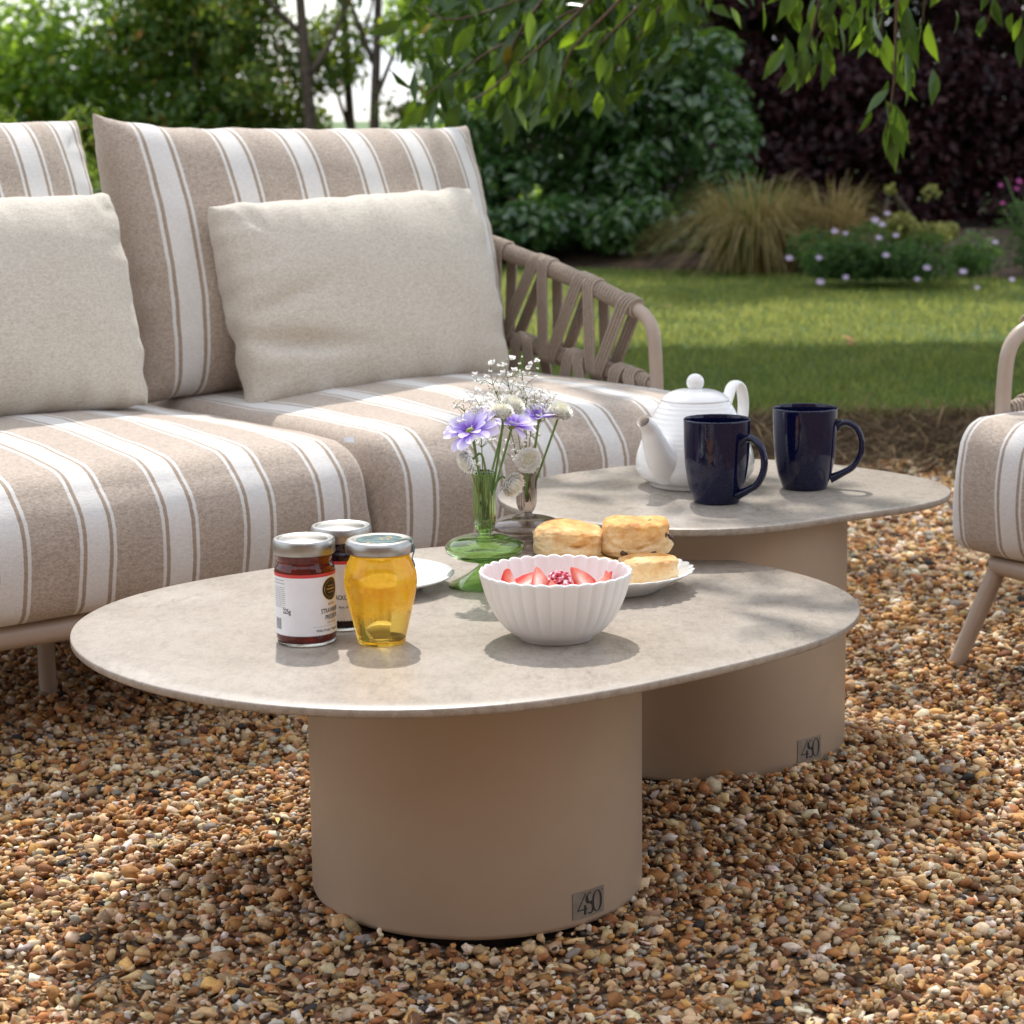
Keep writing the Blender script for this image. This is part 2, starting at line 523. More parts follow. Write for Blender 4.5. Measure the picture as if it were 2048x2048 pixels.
M['herb'] = leaf_mat('herb_leaf', [(0, (.025, .07, .018)), (.6, (.06, .14, .038)), (1, (.12, .20, .065))], (.24, .42, .09), .5, .35, .3)
M['lime'] = leaf_mat('lime_flower', [(0, (.16, .18, .04)), (1, (.42, .42, .14))], (.5, .5, .15), .6, .35, .2)
M['lilac'] = simple('lilac_bloom', (.50, .41, .58), .6)
M['magenta'] = simple('magenta_bloom', (.30, .012, .16), .6)
M['yellow_leaf'] = noisy('yellowing_leaf', [(.3, (.42, .36, .06)), (.7, (.60, .52, .16))], 60, .6)
M['deadleaf'] = noisy('fallen_leaf', [(.3, (.32, .11, .02)), (.7, (.50, .24, .06))], 60, .6)


# ------------------------------------------------------------------ ground
def hsh(x, y):
    return (np.sin(x * 5.1 + 1.3 * np.sin(y * 3.7)) * np.cos(y * 4.3 + 1.1 * np.sin(x * 2.9)))


def gz(x, y):
    x = np.asarray(x, float); y = np.asarray(y, float)
    z = .006 * hsh(x, y) + .003 * hsh(2.7 * x + 3, 2.7 * y)
    z += .024 * np.exp(-(((x - .45) / .13) ** 2 + ((y - 2.95) / .16) ** 2))
    z += .012 * np.exp(-(((x - .25) / .22) ** 2 + ((y - 2.77) / .07) ** 2))
    d = np.hypot(x + .045, y - 2.43)
    z += .007 * np.exp(-((d - .19) / .05) ** 2) * (1 + .6 * np.sin(np.arctan2(y - 2.43, x + .045) * 5))
    z += .008 * np.exp(-(((x - .145) / .07) ** 2 + ((y - 2.36) / .1) ** 2))
    return z


def grid(name, xs, ys, zf, mat, kind='structure'):
    X, Y = np.meshgrid(xs, ys)
    Z = zf(X, Y)
    v = np.stack([X, Y, Z], -1).reshape(-1, 3)
    nx, ny = len(xs), len(ys)
    i = np.arange(nx * ny).reshape(ny, nx)
    f = np.stack([i[:-1, :-1], i[:-1, 1:], i[1:, 1:], i[1:, :-1]], -1).reshape(-1, 4)
    o = mesh(name, v, f, mat)
    return tag(o, kind=kind)


grid('ground', np.linspace(-900, 900, 7), np.linspace(-300, 1500, 7), lambda x, y: x * 0 - .06, M['field'])
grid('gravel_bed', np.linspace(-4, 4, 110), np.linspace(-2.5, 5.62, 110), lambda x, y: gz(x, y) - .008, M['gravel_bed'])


def bed_edge(x):
    return 12.3 - .5 * np.clip(x, 0, 3.2)


def bank_z(x, y):
    e = .07 * np.sin(x * 2.3) + .04 * np.sin(x * 6.1 + 1)
    u = np.clip((y - 5.35 - e * .5) / .62, 0, 1)
    return -.012 + .064 * u * u * (3 - 2 * u) + .006 * hsh(x * 3, y * 3) * (u < .99)


grid('lawn_bank', np.linspace(-4, 4, 140), np.linspace(5.25, 6.15, 30), bank_z, M['bank'])
grid('lawn', np.linspace(-12, 12, 60), np.linspace(6.02, 17.2, 50), lambda x, y: .046 + .006 * hsh(x * .6, y * .6), M['lawn'])
grid('flower_bed', np.linspace(-10, 10, 120), np.linspace(9.8, 17.6, 50),
     lambda x, y: .03 + .09 * np.clip((y - bed_edge(x) - .08 * np.sin(x * 3.7)) / .5, 0, 1) + .008 * hsh(x * 2, y * 2), M['soil'])

# gravel stones
PAL = np.array([(.52, .335, .165), (.57, .39, .21), (.40, .178, .058), (.50, .245, .078), (.28, .122, .048), (.18, .085, .044), (.63, .48, .31),
                (.70, .59, .43), (.30, .26, .215), (.42, .36, .295), (.71, .64, .54), (.05, .045, .043), (.62, .35, .115), (.40, .268, .15)])
PW = np.array([.155, .14, .125, .115, .085, .068, .095, .052, .036, .032, .02, .018, .055, .10]); PW = PW / PW.sum()


def ico(sub):
    bm = bmesh.new()
    bmesh.ops.create_icosphere(bm, subdivisions=sub, radius=1)
    v = np.array([q.co[:] for q in bm.verts]); f = np.array([[q.index for q in t.verts] for t in bm.faces])
    bm.free()
    return v, f


def scatter_stones(xy, sub, rmean, zoff):
    bv, bf = ico(sub)
    n = len(xy)
    k = len(bv)
    size = np.clip(rng.lognormal(math.log(rmean * 1.08), .42, n), .0025, .0165)
    ax = np.stack([np.ones(n), rng.uniform(.6, .95, n), rng.uniform(.38, .75, n)], -1)
    # angular flints: random planar cuts of the base sphere
    V = np.repeat(bv[None], n, 0)
    for _ in range(9 if sub > 1 else 4):
        d = rng.normal(size=(n, 3)); d /= np.linalg.norm(d, axis=1)[:, None]
        h = rng.uniform(.18, .7, n)
        t = (V * d[:, None]).sum(-1)
        V = V - np.clip(t - h[:, None], 0, None)[..., None] * d[:, None] * .95
    V *= rng.uniform(.88, 1.1, (n, k, 1))
    V = V * (ax * size[:, None])[:, None]
    yaw = rng.uniform(0, 2 * pi, n); tl = rng.normal(0, .34, n); tl2 = rng.normal(0, .34, n)
    cx, sx = np.cos(tl)[:, None], np.sin(tl)[:, None]
    y, z = V[..., 1] * cx - V[..., 2] * sx, V[..., 1] * sx + V[..., 2] * cx
    cx, sx = np.cos(tl2)[:, None], np.sin(tl2)[:, None]
    x, z = V[..., 0] * cx + z * sx, -V[..., 0] * sx + z * cx
    cx, sx = np.cos(yaw)[:, None], np.sin(yaw)[:, None]
    x, y = x * cx - y * sx, x * sx + y * cx
    zz = gz(xy[:, 0], xy[:, 1]) + zoff + rng.uniform(-.004, .0045, n) - size * .15
    P = np.stack([x + xy[:, :1], y + xy[:, 1:2], z + zz[:, None]], -1).reshape(-1, 3)
    Fc = (bf[None] + (np.arange(n) * k)[:, None, None]).reshape(-1, 3)
    c = (PAL * .97 + PAL.mean(1, keepdims=True) * .06)[rng.choice(len(PAL), n, p=PW)] * rng.uniform(.75, 1.2, (n, 1)) * rng.uniform(.93, 1.07, (n, 3))
    return P, Fc, np.repeat(c, k, 0)


def pts_in(y0, y1, dens, marg):
    m = int((y1 - y0) * (2 * (.24 * y1 + marg)) * dens)
    y = rng.uniform(y0, y1, m); x = rng.uniform(-1, 1, m) * (.24 * y1 + marg)
    ok = np.abs(x) < .24 * y + marg
    for cx, cy in ((-.045, 2.43), (.27, 2.98)):
        ok &= (x - cx) ** 2 + (y - cy) ** 2 > .182 ** 2
    return np.stack([x, y], -1)[ok]


sets = [(pts_in(1.85, 2.2, 16500, .05), 2, .0060), (pts_in(2.2, 3.0, 15000, .08), 1, .0062), (pts_in(3.0, 3.7, 12000, .14), 1, .0068), (pts_in(3.7, 5.55, 6300, .18), 1, .0088), (pts_in(1.3, 1.85, 3000, .1), 1, .0095)]
PV, PF, PC = [], [], []
b = 0
for xy, sub, r in sets:
    v, f, c = scatter_stones(xy, sub, r, .0)
    PV.append(v); PF.append(f + b); PC.append(c); b += len(v)
# sparser stones either side of the view
_n = 9000
_y = rng.uniform(1.6, 5.5, _n); _x = rng.choice((-1, 1), _n) * (.24 * _y + rng.uniform(.1, .8, _n))
v, f, c = scatter_stones(np.stack([_x, _y], -1), 1, .0095, .0)
PV.append(v); PF.append(f + b); PC.append(c)
tag(mesh('gravel', np.concatenate(PV), np.concatenate(PF), M['gravel'], smooth=False, col=np.concatenate(PC)), kind='stuff')


# ------------------------------------------------------------------ foliage
def leaves(P, N, size, asp=.45, fold=.15, jit=.25, droop=None, cval=None):
    """rhombic leaves folded along the midrib. P points, N preferred normals -> verts, faces, col"""
    n = len(P)
    N = N + rng.normal(0, jit, (n, 3)); N /= np.linalg.norm(N, axis=1)[:, None]
    T = rng.normal(size=(n, 3))
    if droop is not None: T = T * .6 + np.array(droop)
    T -= (T * N).sum(1)[:, None] * N
    T /= np.linalg.norm(T, axis=1)[:, None]
    B = np.cross(N, T)
    L = (size * rng.uniform(.65, 1.3, n))[:, None]
    Wd = L * asp * rng.uniform(.8, 1.2, (n, 1)) * .5
    base = P - T * L * .5; tip = P + T * L * .5 - N * L * .12
    mid = P - T * L * .05
    l = mid - B * Wd + N * Wd * fold * 2; r = mid + B * Wd + N * Wd * fold * 2
    V = np.stack([base, r, tip, l], 1).reshape(-1, 3)
    i = np.arange(n)[:, None] * 4
    F = np.concatenate([i + np.array([[0, 1, 2]]), i + np.array([[0, 2, 3]])], 0)
    c = np.stack([rng.uniform(0, 1, n) if cval is None else cval, rng.uniform(0, 1, n), np.zeros(n)], -1)
    return V, F, np.repeat(c, 4, 0)


def blob_points(blobs, n, shell=.35):
    """points in the outer shell of a union of ellipsoids, with outward normals"""
    w = np.array([(b[3] * b[4] + b[4] * b[5] + b[3] * b[5]) for b in blobs]); w /= w.sum()
    k = rng.choice(len(blobs), n, p=w)
    B = np.array(blobs)[k]
    d = rng.normal(size=(n, 3)); d /= np.linalg.norm(d, axis=1)[:, None]
    rad = 1 - shell * rng.uniform(0, 1, n) ** 1.4 + rng.normal(0, .05, n)
    P = B[:, :3] + d * B[:, 3:] * rad[:, None]
    N = d / B[:, 3:]; N /= np.linalg.norm(N, axis=1)[:, None]
    ok = P[:, 2] > .06
    return P[ok], N[ok]


def rough_blobs(x0, x1, y, z0, z1, ry, n, r=.3):
    """many small ellipsoids filling a hedge-like body between x0..x1"""
    out = []
    for _ in range(n):
        rr = r * random.uniform(.6, 1.3)
        out.append((random.uniform(x0, x1), y + random.uniform(-ry, ry), random.uniform(z0, z1), rr * random.uniform(.8, 1.4), rr, rr * random.uniform(.8, 1.2)))
    return out


def shrub(name, label, cat, loc, blobs, n, size, mat, asp=.5, stems=5, up=.35, jit=.5, group=None, droop=None, shell=.45):
    t = thing(name, label, cat, loc, group=group)
    P, N = blob_points(blobs, n, shell)
    N = N + np.array([0, 0, up])
    v, f, c = leaves(P, N, size, asp, jit=jit, droop=droop)
    tag(mesh('foliage', v, f, mat, t, smooth=False, col=c), kind='stuff')
    mb = MB()
    for k in range(stems):
        bl = random.choice(blobs)
        a = Vector((bl[0] * .25 + random.uniform(-.08, .08), bl[1] * .25, 0)); e = Vector(bl[:3])
        m1 = a.lerp(e, .5) + Vector((random.uniform(-.08, .08), random.uniform(-.08, .08), .05))
        mb.tube([tuple(q) for q in spline([a, m1, e], 6)], [.018, .016, .014, .011, .008, .005], 6)
    if stems: mb.build('stems', M['bark'], t)
    return t


# lawn blades
def blades():
    n = 190000
    y = 6.0 + (rng.uniform(0, 1, n) ** 1.25) * 6.4
    x = rng.uniform(-1, 1, n) * (.24 * y + .9)
    keep = (x > -.12 * y) & (y < bed_edge(x) + .06)
    x, y = x[keep], y[keep]; n = len(x)
    y = np.maximum(y, 5.98 + .05 * np.sin(x * 5) + rng.normal(0, .03, n))
    h = rng.uniform(.012, .032, n) * (1 + .25 * hsh(x * 1.5, y * 1.5)); w = rng.uniform(.0016, .003, n) * (1 + .10 * (y - 6))
    a = rng.uniform(0, 2 * pi, n); ln = rng.uniform(.2, 1.0, n) * h; b = rng.uniform(0, 2 * pi, n)
    z = np.full(n, .046)
    p0 = np.stack([x - w * np.cos(a), y - w * np.sin(a), z], -1); p1 = np.stack([x + w * np.cos(a), y + w * np.sin(a), z], -1)
    tip = np.stack([x + ln * np.cos(b), y + ln * np.sin(b), z + h], -1)
    V = np.stack([p0, p1, tip], 1).reshape(-1, 3)
    F = np.arange(3 * n).reshape(-1, 3)
    c = np.stack([np.clip(rng.normal(.45, .24, n) + .13 * hsh(x, y) + .12 * hsh(2.9 * x, 2.3 * y), 0, 1), rng.uniform(0, 1, n), np.zeros(n)], -1)
    return V, F, np.repeat(c, 3, 0)


v, f, c = blades()
tag(mesh('grass', v, f, M['blade'], smooth=False, col=c), kind='stuff')


def thatch():
    n = 9000
    x = rng.uniform(-.3, 1.9, n); y = rng.uniform(5.3, 6.08, n)
    z = bank_z(x, y) + rng.uniform(.002, .022, n)
    a = rng.uniform(0, 2 * pi, n); L = rng.uniform(.02, .075, n); w = rng.uniform(.0012, .003, n)
    d = np.stack([np.cos(a), np.sin(a), rng.normal(0, .25, n)], -1); s_ = np.stack([-np.sin(a), np.cos(a), np.zeros(n)], -1)
    P = np.stack([x, y, z], -1)
    V = np.stack([P - d * L[:, None] - s_ * w[:, None], P - d * L[:, None] + s_ * w[:, None], P + d * L[:, None] + s_ * w[:, None] * .6, P + d * L[:, None] - s_ * w[:, None] * .6], 1).reshape(-1, 3)
    F = np.arange(4 * n).reshape(-1, 4)
    c = np.stack([rng.uniform(0, 1, n), rng.uniform(0, 1, n), np.zeros(n)], -1)
    return V, F, np.repeat(c, 4, 0)


v, f, c = thatch()
tag(mesh('dry_thatch', v, f, M['thatch'], smooth=False, col=c), kind='stuff')

# hedge and shrubs in the background
hb = []
for k in range(80):
    x = random.uniform(-1.9, 1.35)
    top = 1.62 if x < -.62 else (1.95 if x < -.4 else 2.5)
    rr = random.uniform(.22, .42)
    hb.append((x, random.uniform(-.35, .35), random.uniform(.2, top - rr), rr * 1.2, rr, rr))
shrub('laurel_hedge', 'bright green clipped laurel hedge running behind the left half of the sofa', 'hedge', (-3.35, 17.6, 0), hb, 33000, .085, M['laurel'], .5, 8, .5, .6)
ob = []
for k in range(46):
    x = random.uniform(-.85, .75); rr = random.uniform(.2, .36)
    ob.append((x, random.uniform(-.3, .3), random.uniform(.25, 2.3 if x < .35 else 1.6), rr * 1.2, rr, rr))
shrub('olive_green_bush', 'olive green bush with rusty leaves between the laurel hedge and the tall bare trunks', 'bush', (-2.05, 17.4, 0), ob, 15000, .08, M['olive'], .5, 7, .4, .7)
lb = [(random.uniform(-1.5, 1.2), random.uniform(-.25, .25), random.uniform(.15, .55), .3, .25, .22) for k in range(30)]
shrub('low_hedge', 'low dark hedge at the foot of the tall trees behind the sofa', 'hedge', (-1.1, 18.3, 0), lb, 9000, .07, M['laurel'], .5, 4, .5, .6)
rb_ = [(random.uniform(-.32, .38), random.uniform(-.3, .3), random.uniform(.15, .78), .14, .14, .2) for k in range(26)]
shrub('rosemary_shrub', 'feathery grey green shrub behind the left back cushion', 'shrub', (-2.05, 9.2, .04), rb_, 7000, .06, M['olive'], .16, 6, .2, .5, droop=(0, 0, .9))

vb = []
for k in range(60):
    a = random.uniform(-1, 1); z = random.uniform(.12, 1.25)
    vb.append((a * .85 * (1 - .18 * z), random.uniform(-.4, .35), z, random.uniform(.14, .26), random.uniform(.14, .24), random.uniform(.12, .2)))
vb += [(random.uniform(-.95, .98), random.uniform(-.68, -.2), random.uniform(.03, .24), .2, .17, .14) for k in range(34)]
shrub('viburnum_shrub', 'glossy dark green rounded shrub behind the sofa armrest', 'shrub', (.5, 13.0, .08), vb, 27000, .075, M['viburnum'], .52, 8, .55, .5)
vb2 = []
for k in range(50):
    z = random.uniform(.6, 2.5)
    vb2.append((random.uniform(-1.0, .85), random.uniform(-.3, .4), z, random.uniform(.16, .3), .22, .2))
shrub('holly_tree', 'taller mid green bush rising behind the glossy rounded shrub', 'bush', (.35, 14.9, .1), vb2, 13000, .075, M['laurel'], .5, 6, .4, .6)

pb = []
for k in range(170):
    x = random.uniform(-1.1, 2.6); z = random.uniform(.15, 3.6)
    pb.append((x, random.uniform(-.35, .45), z, random.uniform(.18, .36), random.uniform(.18, .3), random.uniform(.14, .26)))
pb += [(x, -.15 + .1 * math.sin(x * 9), z, .26, .24, .26) for x in np.linspace(-1.1, 2.7, 24) for z in (.14, .5, .9)]
shrub('purple_berberis', 'tall dark purple leaved shrub at the back of the flower bed', 'shrub', (2.15, 14.9, .1), pb, 64000, .075, M['purple'], .55, 7, .25, .8)
cb = [(random.uniform(-3.9, 2.0), random.uniform(-.3, .3), random.uniform(.1, 1.7) if k % 4 == 0 else random.uniform(1.5, 9.0), random.uniform(.3, .5), .32, .45) for k in range(360)]
shrub('conifer_hedge', 'dark brownish green conifer hedge behind the purple shrub at the right', 'hedge', (3.9, 16.4, .1), cb + [(random.uniform(-3.6, 1.4), random.uniform(-.3, .3), random.uniform(.5, 2.1), .36, .3, .4) for k in range(90)], 62000, .18, M['conifer'], .25, 5, -.1, .6, droop=(0, 0, -.9))


def strands(n, r, h, hw, mat, name, parent, lean=(0, 0), wid=.006, cr=(0, 1), spread=1.0):
    V, F, Cc = [], [], []
    seg = 6
    b0 = 0
    for i in range(n):
        a = random.uniform(0, 2 * pi); q = sqrt(random.random())
        x0, y0 = cos(a) * r * q, sin(a) * r * q
        out = random.uniform(.25, 1.0) * spread
        H = h * random.uniform(.65, 1.15)
        cv = random.uniform(*cr); c2 = random.random()
        side = (-sin(a), cos(a))
        for k in range(seg + 1):
            u = k / seg
            e = out * hw * u ** 1.7
            z = H * (1.9 * u - (.9 + 1.05 * out * out) * u * u)
            w = wid * (1 - u * .85)
            for s_ in (-1, 1):
                V.append((x0 + cos(a) * e + side[0] * w * s_ + lean[0] * u, y0 + sin(a) * e + side[1] * w * s_ + lean[1] * u, max(z, .01)))
                Cc.append((cv * (.55 + .45 * u) + .0, c2, 0))
        for k in range(seg):
            F.append((b0 + 2 * k, b0 + 2 * k + 1, b0 + 2 * k + 3, b0 + 2 * k + 2))
        b0 += 2 * (seg + 1)
    o = mesh(name, np.array(V), np.array(F), mat, parent, smooth=False, col=np.array(Cc))
    return tag(o, kind='stuff')


t = thing('ornamental_grass', 'straw coloured fountain grass clump spilling onto the lawn edge', 'grass clump', (1.31, 11.75, .05))
strands(1300, .22, .52, .60, M['straw'], 'blades', t, wid=.0042, cr=(0, 1))
strands(160, .12, .56, .35, M['herb'], 'green_blades', t, wid=.005, cr=(.5, 1))
t = thing('ornamental_grass', 'smaller straw coloured grass tuft right of the big fountain grass', 'grass clump', (1.74, 11.85, .05))
strands(600, .14, .50, .46, M['straw'], 'blades', t, wid=.004, cr=(.2, 1))

hbb = [(random.uniform(-.40, .44), random.uniform(-.20, .2), random.uniform(.04, .18) + .06 * (1 if k % 3 == 0 else 0), .12, .11, .09) for k in range(34)]
cl = shrub('daisy_clump', 'low green clump dotted with lilac daisies at the lawn edge', 'flower clump', (1.84, 10.65, .04), hbb, 8000, .05, M['herb'], .22, 0, .6, .8)


def bloom_ring(parent, p, r, mat, name, nrm=(0, -.6, .8), k=10):
    mb = MB()
    nv = Vector(nrm).normalized()
    a = nv.orthogonal().normalized(); b_ = nv.cross(a)
    for i in range(k):
        q = 2 * pi * i / k
        d = a * cos(q) + b_ * sin(q); s_ = nv.cross(d)
        c0 = Vector(p)
        mb.add([c0, c0 + d * r * .6 + s_ * r * .22, c0 + d * r + nv * r * .1, c0 + d * r * .6 - s_ * r * .22], [(0, 1, 2, 3)])
    return mb.build(name, mat, parent, False)


for (x, z, y) in [(-.30, .29, -.2), (-.25, .28, -.2), (-.05, .37, -.18), (-.11, .34, -.2), (-.08, .32, -.22), (-.10, .26, -.25), (-.02, .27, -.25), (-.07, .18, -.28), (.12, .12, -.3),
                  (.07, .07, -.33), (.34, .03, -.38), (.46, .23, -.2), (-.52, .17, -.25), (-.38, .17, -.25), (-.38, .06, -.3), (.52, .06, -.3), (.29, .1, -.3), (-.26, .08, -.3)]:
    bloom_ring(cl, (x, y, z), .021 * random.uniform(.7, 1.2), M['lilac'], 'flower')

lmb = [(random.uniform(-.16, .16), random.uniform(-.1, .1), random.uniform(.18, .27), .08, .08, .05) for k in range(12)] + [(-.14, 0, .42, .03, .03, .03), (.06, 0, .40, .05, .04, .04)]
shrub('lime_flower_plant', 'pale lime flowered plant behind the daisy clump', 'plant', (2.06, 11.15, .08), lmb, 1500, .036, M['lime'], .6, 6, .8, .8)
mg = thing('magenta_flower_plant', 'magenta flowered upright plant at the right end of the bed', 'plant', (2.66, 11.1, .08))
mbm = MB()
for k in range(16):
    mbm.tube([(random.uniform(-.06, .06), random.uniform(-.05, .05), 0), (random.uniform(-.12, .1), random.uniform(-.1, .1), .2), (random.uniform(-.2, .18), random.uniform(-.1, .1), random.uniform(.3, .5))], [.005, .004, .002], 5)
mbm.build('stems', M['stem'], mg)
Pm = np.stack([rng.normal(-.02, .1, 900), rng.normal(0, .08, 900), rng.uniform(.02, .36, 900)], -1)
v, f, c = leaves(Pm, rng.normal(size=(900, 3)), .045, .2, jit=.6)
tag(mesh('foliage', v, f, M['herb'], mg, smooth=False, col=c), kind='stuff')
for k in range(22):
    bloom_ring(mg, (random.gauss(-.04, .08), random.gauss(-.08, .05), random.uniform(.12, .46)), .017, M['magenta'], 'flower')


# background trees
def tree(name, label, loc, trunk, limbs, crown, n, size, mat, r=.05, group=None, asp=.5):
    t = thing(name, label, 'tree', loc, group=group)
    tp = spline(trunk, 10)
    MB().tube(tp, [r * (1.15 - .6 * i / 9) for i in range(10)], 9).build('trunk', M['bark'], t)
    for lb_ in limbs:
        q = spline(lb_, 8)
        MB().tube(q, [r * .55 * (1 - .8 * i / 7) for i in range(8)], 7).build('limb', M['bark'], t)
    P, N = blob_points(crown, n, .9)
    v, f, c = leaves(P, N + np.array([0, 0, .4]), size, asp, jit=.8)
    tag(mesh('crown', v, f, mat, t, smooth=False, col=c), kind='stuff')
    return t


def cr(n, x0, x1, z0, z1, r=.25, ry=.4):
    return [(random.uniform(x0, x1), random.uniform(-ry, ry), random.uniform(z0, z1), r * random.uniform(.6, 1.3), r, r * random.uniform(.5, 1)) for k in range(n)]


tree('slender_tree', 'slender grey trunk rising just behind the middle of the back cushion', (-1.50, 17.0, 0), [(.03, 0, 0), (.0, 0, .9), (-.05, 0, 1.8), (-.12, 0, 3.6)],
     [[(0, 0, 1.2), (.25, 0, 1.6), (.45, 0, 2.3)], [(-.03, 0, 1.5), (-.4, 0, 1.9), (-.7, 0, 2.5)]], cr(16, -.9, -.1, 1.1, 3.8) + cr(6, .1, .6, 1.5, 2.4, .15), 2600, .075, M['olive'], .05, 'slender trees behind the sofa')
tree('slender_tree', 'dark forked trunk seen against the bright sky gap', (-1.25, 17.8, 0), [(.05, 0, 0), (.0, 0, .9), (-.03, 0, 1.8), (-.04, 0, 3.4)],
     [[(.02, 0, .7), (-.14, 0, 1.3), (-.22, 0, 2.4)], [(0, 0, 1.2), (.2, 0, 1.8), (.3, 0, 2.6)]], cr(16, -.4, .7, 1.1, 3.6, .18), 1700, .07, M['olive'], .038, 'slender trees behind the sofa')
tree('slender_tree', 'straight brown trunk at the right of the trio beside the hanging cherry leaves', (-1.02, 17.2, 0), [(-.02, 0, 0), (.0, 0, .9), (.05, 0, 1.8), (.12, 0, 3.6)],
     [[(0, 0, 1.0), (.22, 0, 1.5), (.5, 0, 2.0)], [(0, 0, 1.3), (-.2, 0, 1.9), (-.25, 0, 2.6)]], cr(22, .1, 1.0, .85, 3.8, .22), 2600, .07, M['olive'], .042, 'slender trees behind the sofa')
tree('leafy_tree', 'leafy tree filling the gap behind the cherry branches', (-.35, 18.5, 0), [(0, 0, 0), (.02, 0, 1), (.05, 0, 2), (.0, 0, 3.4)], [[(0, 0, 1.0), (.3, 0, 1.5), (.6, 0, 2.2)]],
     cr(40, -.55, .9, .5, 3.5, .26), 8000, .075, M['laurel'], .05)


# ------------------------------------------------------------------ cherry tree with hanging branches
def cherry_leaf_mesh(k):
    rs = random.Random(k)
    L, Wd = 1.0, .31 + rs.uniform(-.04, .05)
    prof = [(0, .02), (.07, .02), (.16, .42), (.32, .86), (.48, 1), (.64, .86), (.78, .55), (.9, .2), (1.0, .012)]
    curl = rs.uniform(.1, .9); tw = rs.uniform(-.9, .9)
    v = []; f = []
    for i, (u, w) in enumerate(prof):
        z = -curl * u * u * .5
        hw = w * Wd / 2
        fold = .35
        for s_ in (-1, 0, 1):
            x = hw * s_ * cos(.5 * fold); zz = z + abs(s_) * hw * sin(fold) + s_ * hw * tw * u
            v.append((x, u * L, zz))
    for i in range(len(prof) - 1):
        for s_ in (0, 1):
            a = i * 3 + s_
            f.append((a, a + 1, a + 4, a + 3))
    me = bpy.data.meshes.new('leaf')
    me.from_pydata(v, [], f)
    at = me.attributes.new('Col', 'FLOAT_COLOR', 'POINT')
    c = np.ones((len(v), 4), np.float32)
    c[:, 0] = [0.2, .45, .7, .35, .85, .98, .55, .1][k % 8] + rs.uniform(-.02, .01); c[:, 1] = (k + .5) / 16 * .9 + rs.random() * .1
    at.data.foreach_set('color', c.ravel())
    me.polygons.foreach_set('use_smooth', np.ones(len(me.polygons), bool))
    me.materials.append(M['cherry'])
    return me


CL = [cherry_leaf_mesh(k) for k in range(16)]
LW = [.4 if k % 8 == 5 else 3 for k in range(16)]
cherry = thing('cherry_tree', 'weeping cherry tree whose leafy branches hang into the top of the view', 'tree', (2.45, 7.0, .04))
CO = Vector((2.45, 7.0, .04))
TR = spline([(0, 0, 0), (.03, .02, .7), (-.05, -.05, 1.4), (-.1, -.1, 2.1)], 12)
MB().tube(TR, [.13 - .004 * i for i in range(12)], 12).build('trunk', M['bark'], cherry)
for e in [(-2.2, -1.6, 2.6), (-2.6, .6, 2.9), (-1.4, 2.4, 3.0), (-.6, -2.6, 2.7), (.9, -1.2, 3.0), (1.0, 1.4, 3.1), (-1.6, -.4, 2.4), (-1.9, -2.9, 2.3)]:
    q = spline([(-.08, -.08, 1.7 + random.uniform(0, .3)), (e[0] * .45, e[1] * .45, e[2] * .92), e], 10)
    MB().tube(q, [.06 - .005 * i for i in range(10)], 8).build('limb', M['bark'], cherry)


def hang(path, nl, L, spread=.05, first=.15):
    """one hanging branch with individually built leaves"""
    pts = [Vector(p) - CO for p in spline(path, 14)]
    br = MB().tube(pts, [.006 - .00033 * i for i in range(14)], 6).build('branch', M['twig'], cherry)
    for i in range(nl):
        u = first + (1 - first) * (i + random.random() * .8) / nl
        q = min(u * 13, 12.99); k = int(q)
        p = pts[k].lerp(pts[k + 1], q - k)
        d = (pts[k + 1] - pts[k]).normalized()
        side = random.choice((-1, 1))
        T = Vector((random.gauss(0, .5) + side * .35, random.gauss(0, .5), -1 + random.gauss(0, .25))) + d * .6
        T.normalize()
        N = Vector((random.gauss(0, .7), -1 + random.gauss(0, .5), random.uniform(0, .9)))
        X = T.cross(N).normalized(); Z = X.cross(T)
        s_ = L * random.choice((random.uniform(.45, .8), random.uniform(.7, 1.2)))
        o = bpy.data.objects.new('leaf', random.choices(CL, LW)[0])
        COL.objects.link(o)
        o.parent = br
        st = p + Vector((random.gauss(0, spread), random.gauss(0, spread), random.gauss(0, spread * .5)))
        o.matrix_local = Matrix(((X.x * s_, T.x * s_, Z.x * s_, st.x), (X.y * s_, T.y * s_, Z.y * s_, st.y), (X.z * s_, T.z * s_, Z.z * s_, st.z), (0, 0, 0, 1)))


def at(px, py, Y):
    """world point seen at native pixel (px,py) at distance Y (used only to lay out the hanging branches)"""
    d = fwd + R_ * ((px - 1024) / 4400) - U_ * ((py - 1024) / 4400)
    k = Y / d.y
    return Vector((0, 0, .877)) + d * k


